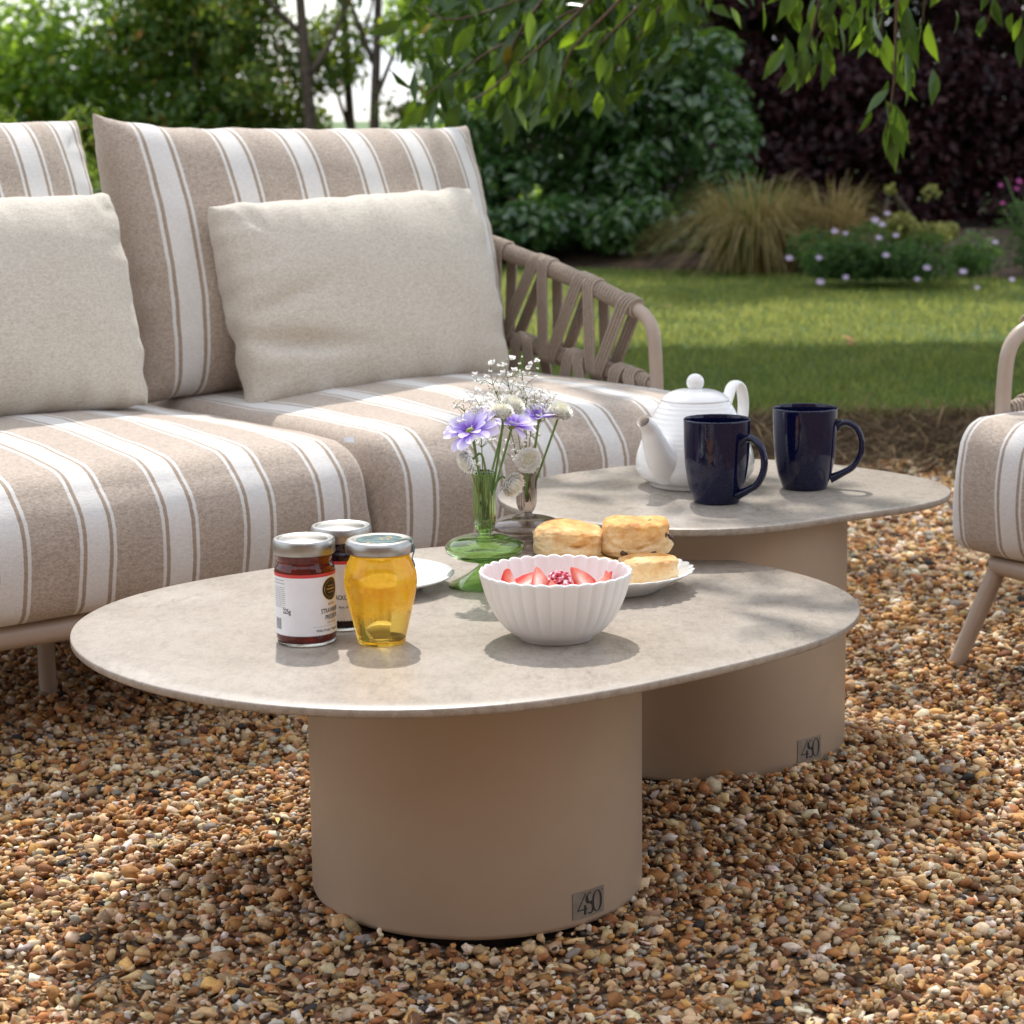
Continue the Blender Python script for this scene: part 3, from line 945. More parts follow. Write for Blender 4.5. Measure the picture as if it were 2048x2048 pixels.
HB = [  # (pixel path, distance, leaves, leaf length)
    ([(1650, -190), (1650, -60), (1625, 60), (1603, 130)], 4.7, 27, .085, .025),
    ([(1700, -200), (1690, -60), (1660, 30), (1625, 90)], 4.75, 20, .088, .03),
    ([(1790, -220), (1770, -60), (1760, 20), (1740, 70)], 4.8, 18, .105, .03),
    ([(1830, -200), (1795, -20), (1790, 140), (1775, 255)], 4.6, 24, .115, .025),
    ([(1620, -170), (1590, -70), (1575, 0), (1570, 30)], 4.9, 10, .10, .03),
    ([(1900, -200), (1870, -80), (1850, 0), (1845, 50)], 4.9, 9, .10, .03),
    ([(2030, -200), (2000, -70), (1985, 10), (1975, 45)], 4.8, 10, .09, .03),
    ([(2110, -150), (2075, -30), (2055, 40), (2040, 70)], 4.8, 9, .10, .03),
    ([(1500, -190), (1480, -90), (1465, -30), (1450, 0)], 5.2, 9, .09, .04),
    ([(1380, -190), (1340, -60), (1270, 20), (1180, 110), (1100, 230)], 5.3, 22, .10, .05),
    ([(1330, -180), (1260, -50), (1130, 30), (1000, 90), (880, 170), (840, 200)], 5.5, 25, .11, .05),
    ([(1240, -170), (1150, -50), (1010, 10), (900, 40), (845, 10)], 5.6, 20, .10, .05),
    ([(1290, -150), (1180, 0), (1060, 110), (980, 180), (930, 205)], 5.2, 26, .11, .05),
    ([(1400, -160), (1340, -20), (1280, 70), (1230, 140), (1195, 165)], 5.4, 20, .10, .05),
    ([(1200, -160), (1100, -20), (1030, 80), (1010, 170), (1005, 200)], 5.5, 22, .10, .05),
    ([(1350, -140), (1240, 0), (1150, 90), (1120, 160), (1110, 215)], 5.1, 20, .11, .04),
]
for path, Y, nl, L, sp in HB:
    w = [at(x, y, Y + .05 * k) for k, (x, y) in enumerate(path)]
    top = w[0]
    hang([top + Vector((.12, .1, .5))] + w, int(nl * 1.02), L * .98, min(sp * 1.15, .035), .42)

# the looser leaves deeper in the hanging boughs, joined
PP = []
for path, Y, nl, L, sp in HB[9:]:
    w = spline([at(x, y, Y + .55) for x, y in path], 30)
    for k in range(190):
        q = random.choice(w[4:27])
        PP.append((q[0] + random.gauss(.03, .09), q[1] + random.uniform(-.15, .6), q[2] + random.gauss(.06, .07)))
PP = np.array(PP) - np.array(CO)
v, f, c = leaves(PP, rng.normal(0, .6, (len(PP), 3)) + np.array([0, -.7, .5]), .095, .32, jit=.6, droop=(-.3, 0, -.8), cval=rng.uniform(0, .6, len(PP)))
tag(mesh('foliage', v, f, M['cherry'], cherry, smooth=False, col=c), kind='stuff')


# canopy above the view (its dappled shade falls on the rear table, the lawn and the right of the gravel)
def canopy():
    n = 150000
    x = rng.uniform(-1.3, 4.2, n); y = rng.uniform(1.2, 8.15, n)
    edge = np.interp(y, [1.2, 2.2, 2.75, 2.95, 3.6, 4.6, 6.2, 8.5], [.46, .40, .22, -.10, -.05, -.3, -1.3, -1.3])
    dens = np.interp(y, [1.2, 2.6, 3.0, 5.4, 6.0, 8.35], [.07, .08, .12, .12, .62, .62]) * np.where((x > .62) & (y < 4.8), .4, 1)
    pat = hsh(x * .55 + 1.7, y * .55) + .6 * hsh(x * 1.3, y * 1.3 + 2) + .35 * hsh(x * 3.1, y * 2.7)
    ok = (x > edge + .10 * hsh(x * 2, y * 3)) & ((pat > -.55) | (y > 6))
    ok &= rng.uniform(0, 1, n) < dens
    x, y = x[ok], y[ok]; n = len(x)
    z = rng.uniform(1.8, 3.3, n)
    zz = z - .3
    return np.stack([x + zz * SUN.x / SUN.z, y + zz * SUN.y / SUN.z, z], -1)


CP = canopy()
v, f, c = leaves(CP - np.array(CO), rng.normal(0, .4, (len(CP), 3)) + np.array([0, 0, .8]), .115, .42, jit=.5, droop=(0, 0, -.5))
tag(mesh('canopy', v, f, M['cherry'], cherry, smooth=False, col=c), kind='stuff')


# ------------------------------------------------------------------ cushions and pillows
def pillow(name, Wd, H, T, mat, label=None, cat=None, parent=None, seed=0, pinch=.04, ear=0.0, earl=0.0, wr=1.0, nu=72, nv=48, power=.42, sag=0, fold=0, px=6):
    """knife-edge pillow: local x along, z up, y thickness; seam edges pulled in, wrinkles running from the seam"""
    def surf(sgn):
        out = []
        for j in range(nv + 1):
            for i in range(nu + 1):
                u = -1 + 2 * i / nu; w = -1 + 2 * j / nv
                u = u * (1.5 - .5 * u * u); w = w * (1.5 - .5 * w * w)      # finer rows near the seam
                eu, ew = 1 - abs(u), 1 - abs(w)
                f = max((1 - u * u) * (1 - w * w), 0) ** power
                x = u * Wd / 2 * (1 - pinch * (1 - abs(w) ** px) * abs(u) ** 3)
                z = w * H / 2 * (1 - pinch * 1.3 * (1 - abs(u) ** px) * abs(w) ** 3)
                z -= sag * (1 - u * u) * (w > 0) * w
                cr_ = 1 - .042 * (abs(u) * abs(w)) ** 9
                x *= cr_; z *= 1 - .05 * (abs(u) * abs(w)) ** 9
                if earl: z += earl * max(-u, 0) ** 5 * max(w, 0) ** 3
                if ear: z += ear * (abs(u) ** 10) * max(w, 0) ** 8
                x += .006 * wr * mnoise.noise((seed, w * 5, 3)) * abs(u) ** 6
                z += .005 * wr * mnoise.noise((seed + 9, u * 7, 1)) * abs(w) ** 6
                y = sgn * T / 2 * f
                ed = max(math.exp(-eu * Wd / 2 / .055), math.exp(-ew * H / 2 / .045))
                k = 0
                if ed > .02:
                    # puckers: ridges perpendicular to the nearest seam
                    if eu * Wd < ew * H: s_ = mnoise.noise((seed * 3.1 + sgn, z * 26, u * 2.0)) + .5 * mnoise.noise((seed + sgn, z * 60, u * 3))
                    else: s_ = mnoise.noise((seed * 5.7 + sgn, x * 24, w * 2.0)) + .5 * mnoise.noise((seed + sgn, x * 55, w * 3))
                    k = s_ * .010 * ed * (1 - math.exp(-min(eu * Wd, ew * H) / .012))
                k += .007 * mnoise.noise((x * 9 + seed, z * 9, sgn * 2)) * f
                if fold:
                    dx = (u + .72); dz = (w + .42 + .25 * dx)
                    k -= fold * .022 * math.exp(-(dx / .34) ** 2 - (dz / .085) ** 2) * f
                    dz = (w + .02 - .3 * dx)
                    k -= fold * .009 * math.exp(-((dx + .05) / .25) ** 2 - (dz / .08) ** 2) * f
                    dx = (u - .93); dz = (w + .55)
                    k -= fold * .010 * math.exp(-(dx / .2) ** 2 - (dz / .10) ** 2) * f
                out.append((x, y + sgn * k * wr, z))
        return out
    A = surf(-1); Bk = surf(1)
    m = nu + 1
    v = A + Bk; off = len(A)
    f = []
    for j in range(nv):
        for i in range(nu):
            a = j * m + i
            f.append((a, a + 1, a + m + 1, a + m))
            f.append((off + a, off + a + m, off + a + m + 1, off + a + 1))
    o = mesh(name, v, f, mat, parent)
    bm = bmesh.new(); bm.from_mesh(o.data)
    bmesh.ops.remove_doubles(bm, verts=bm.verts, dist=.0004)
    bm.to_mesh(o.data); bm.free()
    return o


def seat_cushion(name, Wd, D, H, mat, parent, seed=0, rt=.075, crown=.028):
    """box cushion with soft rounded edges, x 0..Wd, y 0..D, z 0..H"""
    n = 34
    def axis(n):
        t = np.linspace(-1, 1, n + 1)
        return np.sign(t) * (1 - (1 - np.abs(t)) ** 1.5)
    def pt(u, v, w):
        hx, hy, hz = Wd / 2, D / 2, H / 2
        p = Vector((u * hx, v * hy, w * hz))
        k_ = max(0, min(1, (w + .5) / 1.0)); k_ = k_ * k_ * (3 - 2 * k_)
        r = .03 + (rt - .03) * k_
        rx = .026 + .010 * k_                                   # tighter at the sides where the cushions butt
        rz = .03 if p.z < 0 else rt
        c_ = Vector((max(-hx + rx, min(hx - rx, p.x)), max(-hy + r, min(hy - r, p.y)), max(-hz + .03, min(hz - rt, p.z))))
        d = p - c_
        q_ = Vector((d.x / rx, d.y / r, d.z / rz))
        if q_.length > 1:
            q_.normalize()
            p = c_ + Vector((q_.x * rx, q_.y * r, q_.z * rz))
        e = (1 - u * u) * (1 - v * v)
        if w > 0: p.z += crown * w * max(e, 0) ** 1.3
        q = max(1 - w * w, 0) ** 2
        p.y += (-1 if v < 0 else 1) * .014 * q * abs(v) ** 3 * (1 - u ** 6)
        p.x += (-1 if u < 0 else 1) * .010 * q * abs(u) ** 3 * (1 - v ** 6)
        nz = .004 * mnoise.noise((p.x * 6 + seed, p.y * 6, p.z * 8)) + .002 * mnoise.noise((p.x * 17, p.y * 17 + seed, p.z * 17))
        dd = Vector((u ** 5, v ** 5, w ** 5))
        if dd.length > 0: p += dd.normalized() * nz
        return (p.x + hx, p.y + hy, p.z + hz)
    V = []; F = []
    A = axis(n); Bz = axis(12)
    def sheet(fn, a1, a2, flip):
        b0 = len(V); m = len(a1)
        for t2 in a2:
            for t1 in a1: V.append(fn(t1, t2))
        for j in range(len(a2) - 1):
            for i in range(m - 1):
                q = (b0 + j * m + i, b0 + j * m + i + 1, b0 + (j + 1) * m + i + 1, b0 + (j + 1) * m + i)
                F.append(q[::-1] if flip else q)
    sheet(lambda a, b_: pt(a, b_, 1), A, A, False); sheet(lambda a, b_: pt(a, b_, -1), A, A, True)
    sheet(lambda a, b_: pt(a, -1, b_), A, Bz, False); sheet(lambda a, b_: pt(a, 1, b_), A, Bz, True)
    sheet(lambda a, b_: pt(-1, a, b_), A, Bz, True); sheet(lambda a, b_: pt(1, a, b_), A, Bz, False)
    o = mesh(name, V, F, mat, parent)
    bm = bmesh.new(); bm.from_mesh(o.data)
    bmesh.ops.remove_doubles(bm, verts=bm.verts, dist=.0003)
    bm.to_mesh(o.data); bm.free()
    # side seams with piping at the front vertical edges
    return o


# ------------------------------------------------------------------ sofa
SO = Vector((-.216, 3.30, 0)); SA = radians(39)
ca, sa = cos(SA), sin(SA)


def sl(x, y, z=0):
    return Vector((SO.x + ca * x - sa * y, SO.y + sa * x + ca * y, z))


def loop_rope(x, p_top, p_bot, rr, rope):
    """closed rope loop round the upper rail at p_top and the lower rail at p_bot, (y,z) pairs, in plane x"""
    R = rr + rope
    dy, dz = p_top[0] - p_bot[0], p_top[1] - p_bot[1]
    L = sqrt(dy * dy + dz * dz); uy, uz = dy / L, dz / L
    pts = []
    for k in range(7):
        a = pi * k / 6
        pts.append((x - cos(a) * R, p_top[0] + uy * sin(a) * R, p_top[1] + uz * sin(a) * R))
    for k in range(7):
        a = pi * k / 6
        pts.append((x + cos(a) * R, p_bot[0] - uy * sin(a) * R, p_bot[1] - uz * sin(a) * R))
    return pts


def woven_arm(parent, x, dy=0.0, ymax=.86, seed=0):
    """bent tube arm in the plane x, woven with rope; profile measured along y (towards the back) and z"""
    RR, RO = .0125, .0033
    prof = [(.205, .195), (.209, .30), (.212, .40), (.215, .455), (.221, .492), (.236, .515), (.262, .530), (.333, .552), (.46, .584), (.595, .612), (.72, .637), (ymax, .664)]
    pts = [(x, y + dy, z) for y, z in prof]
    MB().tube(spline(pts, 60), RR, 14).build('arm_tube', M['frame'], parent)
    mid = [(.214, .396), (.334, .412), (.515, .436), (ymax, .482)]
    MB().tube([(x, y + dy, z) for y, z in mid], RR * .85, 10).build('lower_rail', M['frame'], parent)
    low = [(.214, .215), (ymax, .215)]
    MB().tube([(x, y + dy, z) for y, z in low], RR * .85, 10).build('base_rail', M['frame'], parent)
    ty = lambda y: np.interp(y, [p[0] for p in prof[5:]], [p[1] for p in prof[5:]])
    my = lambda y: np.interp(y, [p[0] for p in mid], [p[1] for p in mid])
    # rope wrapped round the two rails
    for fn, a, b_, nm, rr in ((ty, .262, ymax - .02, 'rope_wrapping', RR), (my, .226, ymax - .02, 'rope_wrapping', RR * .85)):
        h = []
        turns = int((b_ - a) / .0080)
        for k in range(turns * 9):
            u = k / (turns * 9); y = a + (b_ - a) * u; q = 2 * pi * k / 9
            h.append((x + cos(q) * (rr + RO * .8), y + dy, fn(y) + sin(q) * (rr + RO * .8)))
        MB().tube(h, RO, 6).build(nm, M['rope'], parent)
    # V straps between upper and lower rail, then a second row down to the base rail
    tops = [.283, .378, .409, .510, .538, .645, .682, .79]
    bots = [.350, .372, .486, .509, .632, .656, .765, .785]
    for k in range(8):
        mb = MB()
        for j in range(4):
            o = (j - 1.5) * .0076
            mb.tube(loop_rope(x, (tops[k] + o + dy, ty(tops[k] + o)), (bots[k] + o + dy, my(bots[k] + o)), RR + .0035, RO), RO, 6, closed=True)
        mb.build('rope_strap', M['rope'], parent)
    t2 = [.266, .305, .408, .437, .556, .590, .70]; b2 = [.215, .355, .358, .49, .50, .63, .64]
    for k in range(7):
        mb = MB()
        for j in range(4):
            o = (j - 1.5) * .0076
            mb.tube(loop_rope(x, (t2[k] + o + dy, my(t2[k] + o)), (b2[k] + o + dy, .215), RR + .0035, RO), RO, 6, closed=True)
        mb.build('rope_strap', M['rope'], parent)


sofa = thing('sofa', 'taupe metal framed garden sofa with woven rope armrest, carrying striped cushions', 'sofa', SO, SA)
RZ = .18
MB().tube(spline([(-.80, .05, RZ), (-.4, .035, RZ), (.3, .035, RZ), (.70, .04, RZ), (.765, .07, RZ), (.79, .14, RZ), (.79, .5, RZ), (.79, .86, RZ)], 60), .0185, 14).build('front_rail', M['frame'], sofa)
MB().tube([(-.80, .86, RZ), (.79, .86, RZ)], .0185, 12).build('back_rail', M['frame'], sofa)
MB().tube([(-.80, .05, RZ), (-.80, .86, RZ)], .0185, 12).build('side_rail', M['frame'], sofa)
MB().tube([(-.80, .33, RZ), (.79, .33, RZ)], .0125, 10).build('cross_rail', M['frame'], sofa)
for k in range(7):
    MB().box((-.02, .12 + k * .115, RZ + .014), (1.56, .06, .012)).build('seat_slat', M['frame'], sofa, False)
for x, y in ((-.384, .333), (-.74, .1), (.70, .12), (.70, .80), (-.74, .80), (.16, .42)):
    lg = MB().tube([(x, y, .0), (x, y, RZ)], .0135, 16).build('leg', M['frame'], sofa, auto=40)
    MB().lathe([(.0145, -.012), (.0145, .006), (.0138, .008)], 16, c=(x, y, 0)).build('foot_cap', M['frame'], lg, auto=40)
woven_arm(sofa, .79)
woven_arm(sofa, -.83, seed=3)
MB().tube(spline([(.79, .86, .664), (.74, .90, .682), (.6, .905, .687), (-.6, .905, .687), (-.77, .90, .682), (-.83, .86, .664)], 50), .0125, 12).build('back_tube', M['frame'], sofa)
for k in range(16):
    x = -.72 + k * .095
    mb = MB()
    for j in range(4):
        mb.tube([(x + j * .0063, .905 - .016, .72), (x + .05 + j * .0063, .87, .2)], .0031, 6)
        mb.tube([(x + j * .0063, .905 + .016, .72), (x + .05 + j * .0063, .90, .2)], .0031, 6)
    mb.build('rope_strap', M['rope'], sofa)


def place(o, base, rz, tilt=0, roll=0, dz=0):
    o.matrix_world = Matrix.Translation(base) @ Matrix.Rotation(rz, 4, 'Z') @ Matrix.Rotation(tilt, 4, 'X') @ Matrix.Rotation(roll, 4, 'Y')


G1 = 'seat cushions on the sofa'
o = seat_cushion('seat_cushion', .765, .80, .20, make_stripe(.0727), None, 1)
place(o, sl(.018, -.004, .197), SA)
tag(o, 'striped seat cushion under the right sofa pillow, beside the teapot', 'cushion', G1)
o = seat_cushion('seat_cushion', .785, .80, .20, make_stripe(.785 - .087), None, 5)
place(o, sl(-.774, -.004, .197), SA)
tag(o, 'striped seat cushion on the left end of the sofa, under the cropped pillow', 'cushion', G1)
# care label peeping from the seam, small
o = mesh('care_label', [(0, 0, 0), (.016, -.003, -.002), (.017, .002, .006), (.001, .004, .007)], [(0, 1, 2, 3)], M['paper'], None, False)
place(o, sl(-.035, .012, .398), SA)
tag(o, 'small white care label sticking out of the seam between the seat cushions', 'label')

G2 = 'striped back cushions on the sofa'
o = pillow('back_cushion', .85, .515, .28, make_stripe(-.383 + .055, .1335), seed=2, pinch=.055, ear=.004, wr=.8, power=.40, nu=96, nv=64, sag=.004, earl=.020, px=7)
place(o, sl(.383, .705, .628), SA, -radians(15), radians(.8))
tag(o, 'wide striped back cushion standing behind the right pillow', 'cushion', G2)
o = pillow('back_cushion', .865, .50, .28, make_stripe(.415 - .045, .1), seed=4, pinch=.045, ear=.004, wr=.9, power=.40, nu=96, nv=64, sag=.002, px=7)
place(o, sl(-.484, .69, .648), SA, -radians(15), 0)
tag(o, 'striped back cushion at the left edge behind the cropped pillow', 'cushion', G2)
G3 = 'plain cream throw pillows on the sofa'
o = pillow('throw_pillow', .59, .375, .20, M['cream'], seed=11, pinch=.042, power=.38, wr=1.0, fold=1.7, nu=90, nv=64)
place(o, sl(.374, .530, .568), SA, -radians(16), -radians(1.5))
tag(o, 'plain cream pillow leaning on the wide back cushion, whole in view', 'pillow', G3)
o = pillow('throw_pillow', .61, .375, .20, M['cream'], seed=23, pinch=.042, power=.38, wr=1.0, nu=90, nv=64)
place(o, sl(-.390, .545, .586), SA, -radians(16), 0)
tag(o, 'plain cream pillow cut off by the left edge of the view', 'pillow', G3)

# ------------------------------------------------------------------ chair
CH = Vector((.72, 3.46, 0)); CA = radians(-58)
chair = thing('lounge_chair', 'taupe metal lounge chair with rope woven arm at the right edge', 'chair', CH, CA)
CZ = .165
MB().tube(spline([(.02, .70, CZ), (.02, .3, CZ), (.022, .09, CZ), (.04, .045, CZ), (.09, .03, CZ), (.4, .03, CZ), (.66, .04, CZ), (.69, .09, CZ), (.695, .7, CZ)], 60), .0155, 14).build('seat_frame', M['frame'], chair)
for (x, y, dx, dy) in ((.045, .04, -.036, -.055), (.67, .04, .036, -.055), (.03, .66, -.03, .05), (.685, .66, .03, .05)):
    MB().tube([(x + dx, y + dy, .0), (x, y, CZ)], [.0135, .015], 16).build('leg', M['frame'], chair, auto=40)
woven_arm(chair, -.03, -.10, .84)
woven_arm(chair, .735, -.10, .84)
MB().tube(spline([(-.03, .74, .662), (.02, .79, .682), (.35, .81, .69), (.68, .79, .682), (.735, .74, .662)], 30), .0125, 12).build('back_tube', M['frame'], chair)
o = seat_cushion('seat_cushion', .70, .70, .215, make_stripe(.016), None, 9, rt=.05)
place(o, CH + Vector((0, 0, CZ + .018)) + Vector((cos(CA) * -.036, sin(CA) * -.036, 0)), CA)
tag(o, 'striped seat cushion on the chair at the right edge', 'cushion')

# ------------------------------------------------------------------ tables
FH = [.4235, -.0049, .0075, .0177, .0332, .0008, .0008, .0115, -.0025, .0007, .0021]
RH = [.2898, -.0058, .0042, .0151, .0196, .005, -.0011, .0102, -.0055, .0013, -.0005]


def rad(h, a):
    return h[0] + sum(h[2 * k - 1] * cos(k * a) + h[2 * k] * sin(k * a) for k in range(1, 6))


def ribbon(pts, ws):
    v = []; f = []
    P = [Vector((p[0], p[1], 0)) for p in pts]
    for i, p in enumerate(P):
        T = (P[min(i + 1, len(P) - 1)] - P[max(i - 1, 0)]).normalized()
        Nn = Vector((-T.y, T.x, 0)) * ws[i] * .7
        v += [p - Nn, p + Nn]
    for i in range(len(P) - 1): f.append((2 * i, 2 * i + 1, 2 * i + 3, 2 * i + 2))
    return v, f


def logo_mesh():
    """the letters 4SO in high-contrast strokes inside a 1.0 x .62 box centred on the origin"""
    mb = MB()
    mb.add(*ribbon([(-.36, -.12), (-.12, .26)], [.022, .022]))
    mb.add(*ribbon([(-.37, -.12), (-.06, -.12)], [.02, .02]))
    mb.add(*ribbon([(-.135, -.02), (-.135, -.25)], [.05, .05]))
    s_ = []
    for k in range(25):
        u = k / 24
        a = radians(50 + 230 * u)
        s_.append((.0 + .085 * cos(a), .13 + .115 * sin(a), .018 + .05 * max(0, sin(pi * (u - .35) / .65)) ** 1))
    for k in range(1, 25):
        u = k / 24
        a = radians(95 - 235 * u)
        s_.append((.015 + .095 * cos(a), -.115 + .13 * sin(a), .066 - .05 * u))
    mb.add(*ribbon([(p[0], p[1]) for p in s_], [p[2] for p in s_]))
    o_ = [(.245 + .135 * cos(2 * pi * k / 40), .0 + .25 * sin(2 * pi * k / 40)) for k in range(41)]
    mb.add(*ribbon(o_, [.014 + .035 * abs(cos(2 * pi * k / 40)) ** 1.5 for k in range(41)]))
    d = [(.42 + .012 * cos(2 * pi * k / 10), .23 + .012 * sin(2 * pi * k / 10)) for k in range(11)]
    mb.add(*ribbon(d, [.01] * 11))
    return mb


def table(label, c, z, h, basec, baser, plate_ang, plate_z):
    t = thing('coffee_table', label, 'coffee table', (c[0], c[1], 0), group='pebble shaped coffee tables')
    n = 160
    th = .0098
    prof = [(.0, z), (-.0003, z), (0, z - .0007), (0, z - th * .6), (-.0022, z - th), (-.03, z - th)]
    v = []; f = []
    rings = [(.0, z), (.35, z), (.7, z), (.93, z)]
    for s_, zz in rings[1:]:
        for i in range(n):
            a = 2 * pi * i / n; r = rad(h, a) * s_
            v.append((r * cos(a), r * sin(a), zz))
    for ins, zz in ((-.0012, z), (-.0003, z - .0005), (0, z - .0015), (0, z - th + .0025), (-.0022, z - th + .0004), (-.004, z - th)):
        for i in range(n):
            a = 2 * pi * i / n; r = rad(h, a) + ins
            v.append((r * cos(a), r * sin(a), zz))
    for i in range(n):
        a = 2 * pi * i / n; r = rad(h, a) * .3
        v.append((r * cos(a), r * sin(a), z - th))
    m = len(v) // n
    for j in range(m - 1):
        for i in range(n):
            k = (i + 1) % n
            f.append((j * n + i, (j + 1) * n + i, (j + 1) * n + k, j * n + k))
    f.append(tuple(range(n))); f.append(tuple(range((m - 1) * n + n - 1, (m - 1) * n - 1, -1)))
    top = mesh('tabletop', v, f, M['stone'], t)
    top.data.set_sharp_from_angle(angle=radians(50))
    cb = (basec[0] - c[0], basec[1] - c[1], 0)
    b_ = baser
    MB().lathe([(b_ - .02, .006), (b_ - .008, .0065), (b_ - .0025, .009), (b_, .015), (b_, z - th - .001)], 128, c=cb, cap=False).build('pedestal', M['lacquer'], t)
    MB().lathe([(b_ - .025, -.02), (b_ - .025, .008)], 64, c=cb).build('foot_ring', M['black'], t, auto=40)
    # metal nameplate bent to the pedestal
    pw, ph = .0455, .0300
    def wrap(u, w, off):
        a = plate_ang + u / b_
        return (cb[0] + (b_ + off) * sin(a), cb[1] - (b_ + off) * cos(a), plate_z + w)
    v = []; f = []
    nn = 8
    for off in (.0002, .0011):
        for w in (-ph / 2, ph / 2):
            for i in range(nn + 1): v.append(wrap(-pw / 2 + pw * i / nn, w, off))
    k = nn + 1
    for i in range(nn):
        f += [(2 * k + i, 2 * k + i + 1, 3 * k + i + 1, 3 * k + i), (i, i + 1, 2 * k + i + 1, 2 * k + i), (k + i, 3 * k + i, 3 * k + i + 1, k + i + 1)]
    f += [(0, 2 * k, 3 * k, k), (nn, k + nn, 3 * k + nn, 2 * k + nn)]
    pl = mesh('nameplate', v, f, M['plate_metal'], t, False)
    lg = logo_mesh()
    lv = [wrap(p[0] * pw * 1.02, p[1] * pw * 1.05, .0014) for p in lg.v]
    mesh('lettering', lv, lg.f, M['black'], pl, False)
    return t


ZF, ZR = .31, .36
table('low pebble shaped stone topped table in front, carrying jars, bowl and scones', (-.0469, 2.4923), ZF, FH, (-.045, 2.43), .19, radians(40.5), .0335)
table('taller pebble shaped stone topped table behind, carrying the teapot and mugs', (.2955, 3.0277), ZR, RH, (.27, 2.98), .19, radians(40.5), .0425)


# ------------------------------------------------------------------ print helpers
def text_mesh(body, size):
    cu = bpy.data.curves.new('t', 'FONT')
    cu.body = body; cu.size = size; cu.offset = size * .014; cu.align_x = 'CENTER'; cu.align_y = 'CENTER'
    ob = bpy.data.objects.new('t', cu)
    COL.objects.link(ob)
    bpy.context.view_layer.update()
    me = bpy.data.meshes.new_from_object(ob.evaluated_get(bpy.context.evaluated_depsgraph_get()))
    v = [tuple(p.co) for p in me.vertices]; f = [tuple(p.vertices) for p in me.polygons]
    bpy.data.objects.remove(ob); bpy.data.curves.remove(cu); bpy.data.meshes.remove(me)
    return v, f


def wrap_print(v, r, ang, z):
    return [(r * sin(ang + p[0] / r), -r * cos(ang + p[0] / r), z + p[1]) for p in v]


def print_text(body, size, r, ang, z, mat, parent, name='lettering', sx=1.0):
    v, f = text_mesh(body, size)
    v = [(p[0] * sx, p[1], 0) for p in v]
    return mesh(name, wrap_print(v, r, ang, z), f, mat, parent, False)


def quads_print(rects, r, ang, z, mat, parent, name):
    mb = MB()
    for x0, x1, y0, y1 in rects:
        k = max(2, int((x1 - x0) / .002) + 2)
        v = []
        for i in range(k):
            x = x0 + (x1 - x0) * i / (k - 1)
            v += [(x, y0), (x, y1)]
        mb.add(wrap_print(v, r, ang, z), [(2 * i, 2 * i + 2, 2 * i + 3, 2 * i + 1) for i in range(k - 1)])
    return mb.build(name, mat, parent, False)


# ------------------------------------------------------------------ jars
def jam_jar(label, loc, jam, texts, emblem_ang, lean_text):
    t = thing('jam_jar', label, 'jam jar', loc, group='jam jars with white labels')
    MB().lathe([(0, .0006), (.024, .0), (.0305, .0006), (.0320, .0018), (.0322, .0028), (.0312, .0033), (0, .0033)], 64, cap=False).build('glass_foot', M['clear_glass'], t)
    MB().lathe([(0, .0036), (.0314, .0036), (.0328, .0062), (.0331, .0095), (.0331, .0825), (.0326, .0862), (.0312, .0890), (.0302, .0906), (.0300, .0935), (.0315, .0955), (.0315, .104)], 64, cap=False).build('jam', jam, t)
    # label with pinked lower edge
    n = 180; r = .0336
    v = []; f = []
    zs = [.0125, .02, .05, .0775]
    for j, z in enumerate(zs):
        for i in range(n):
            a = 2 * pi * i / n
            zz = z + (.0011 if j == 0 and i % 3 == 0 else 0)
            v.append((r * sin(a), -r * cos(a), zz))
    for j in range(3):
        for i in range(n):
            k = (i + 1) % n
            f.append((j * n + i, j * n + k, (j + 1) * n + k, (j + 1) * n + i))
    lb_ = mesh('label', v, f, M['paper'], t)
    MB().lathe([(r, .0776), (r, .0812)], 96, cap=False).build('label_band', M['red'], lb_)
    R2 = r + .0002
    for body, size, ang, z, m, sx in texts:
        print_text(body, size, R2, radians(ang), z, M[m], lb_, 'lettering', sx)
    if emblem_ang is not None:
        for rad_, m, k in ((.0128, 'gold', 0), (.0120, 'black', 1), (.0098, 'gold', 2), (.0094, 'black', 3)):
            v = [(0, 0)] + [(rad_ * cos(2 * pi * i / 32), rad_ * sin(2 * pi * i / 32)) for i in range(32)]
            mesh('emblem', wrap_print(v, R2 + .0001 * k, radians(emblem_ang), .0630), [(0, 1 + i, 1 + (i + 1) % 32) for i in range(32)], M[m], lb_, False)
        quads_print([(-.007, .007, -.0008, .0008), (-.005, .005, .003, .0038), (-.005, .005, -.0042, -.0034)], R2 + .0005, radians(emblem_ang), .0630, M['gold'], lb_, 'emblem_lines')
    # illegible small print
    if lean_text:
        rs = []
        y = 0
        for ln in range(13):
            x = -.017
            hgt = .0009 if ln < 2 else .0006
            while x < .003:
                w = random.uniform(.0012, .0036)
                rs.append((x, min(x + w, .0035), y, y + hgt)); x += w + .0008
            y -= .0034 if ln < 1 else (.0042 if ln == 1 else .0022)
        quads_print(rs, R2, radians(-42), .0735, M['grey_print'], lb_, 'small_print')
        bars = []
        x = -.006
        while x < .005:
            w = random.choice((.0003, .0005, .0009)); bars.append((x, x + w, 0, .0125)); x += w + random.choice((.0003, .0005))
        quads_print(bars, R2, radians(-57), .0190, M['grey_print'], lb_, 'barcode')
        quads_print([(-.013, .011, 0, .0003)], R2, radians(40), .0225, M['grey_print'], lb_, 'rule_line')
    ld = MB().lathe([(.030, .1005), (.0336, .1005), (.0341, .1012), (.0341, .1142), (.0333, .1160), (.0318, .1168), (.0300, .1166), (.0275, .1152), (.026, .1150), (.0255, .1156), (0, .1157)], 72, cap=False)
    ld.build('lid', M['lid'], t)
    return t


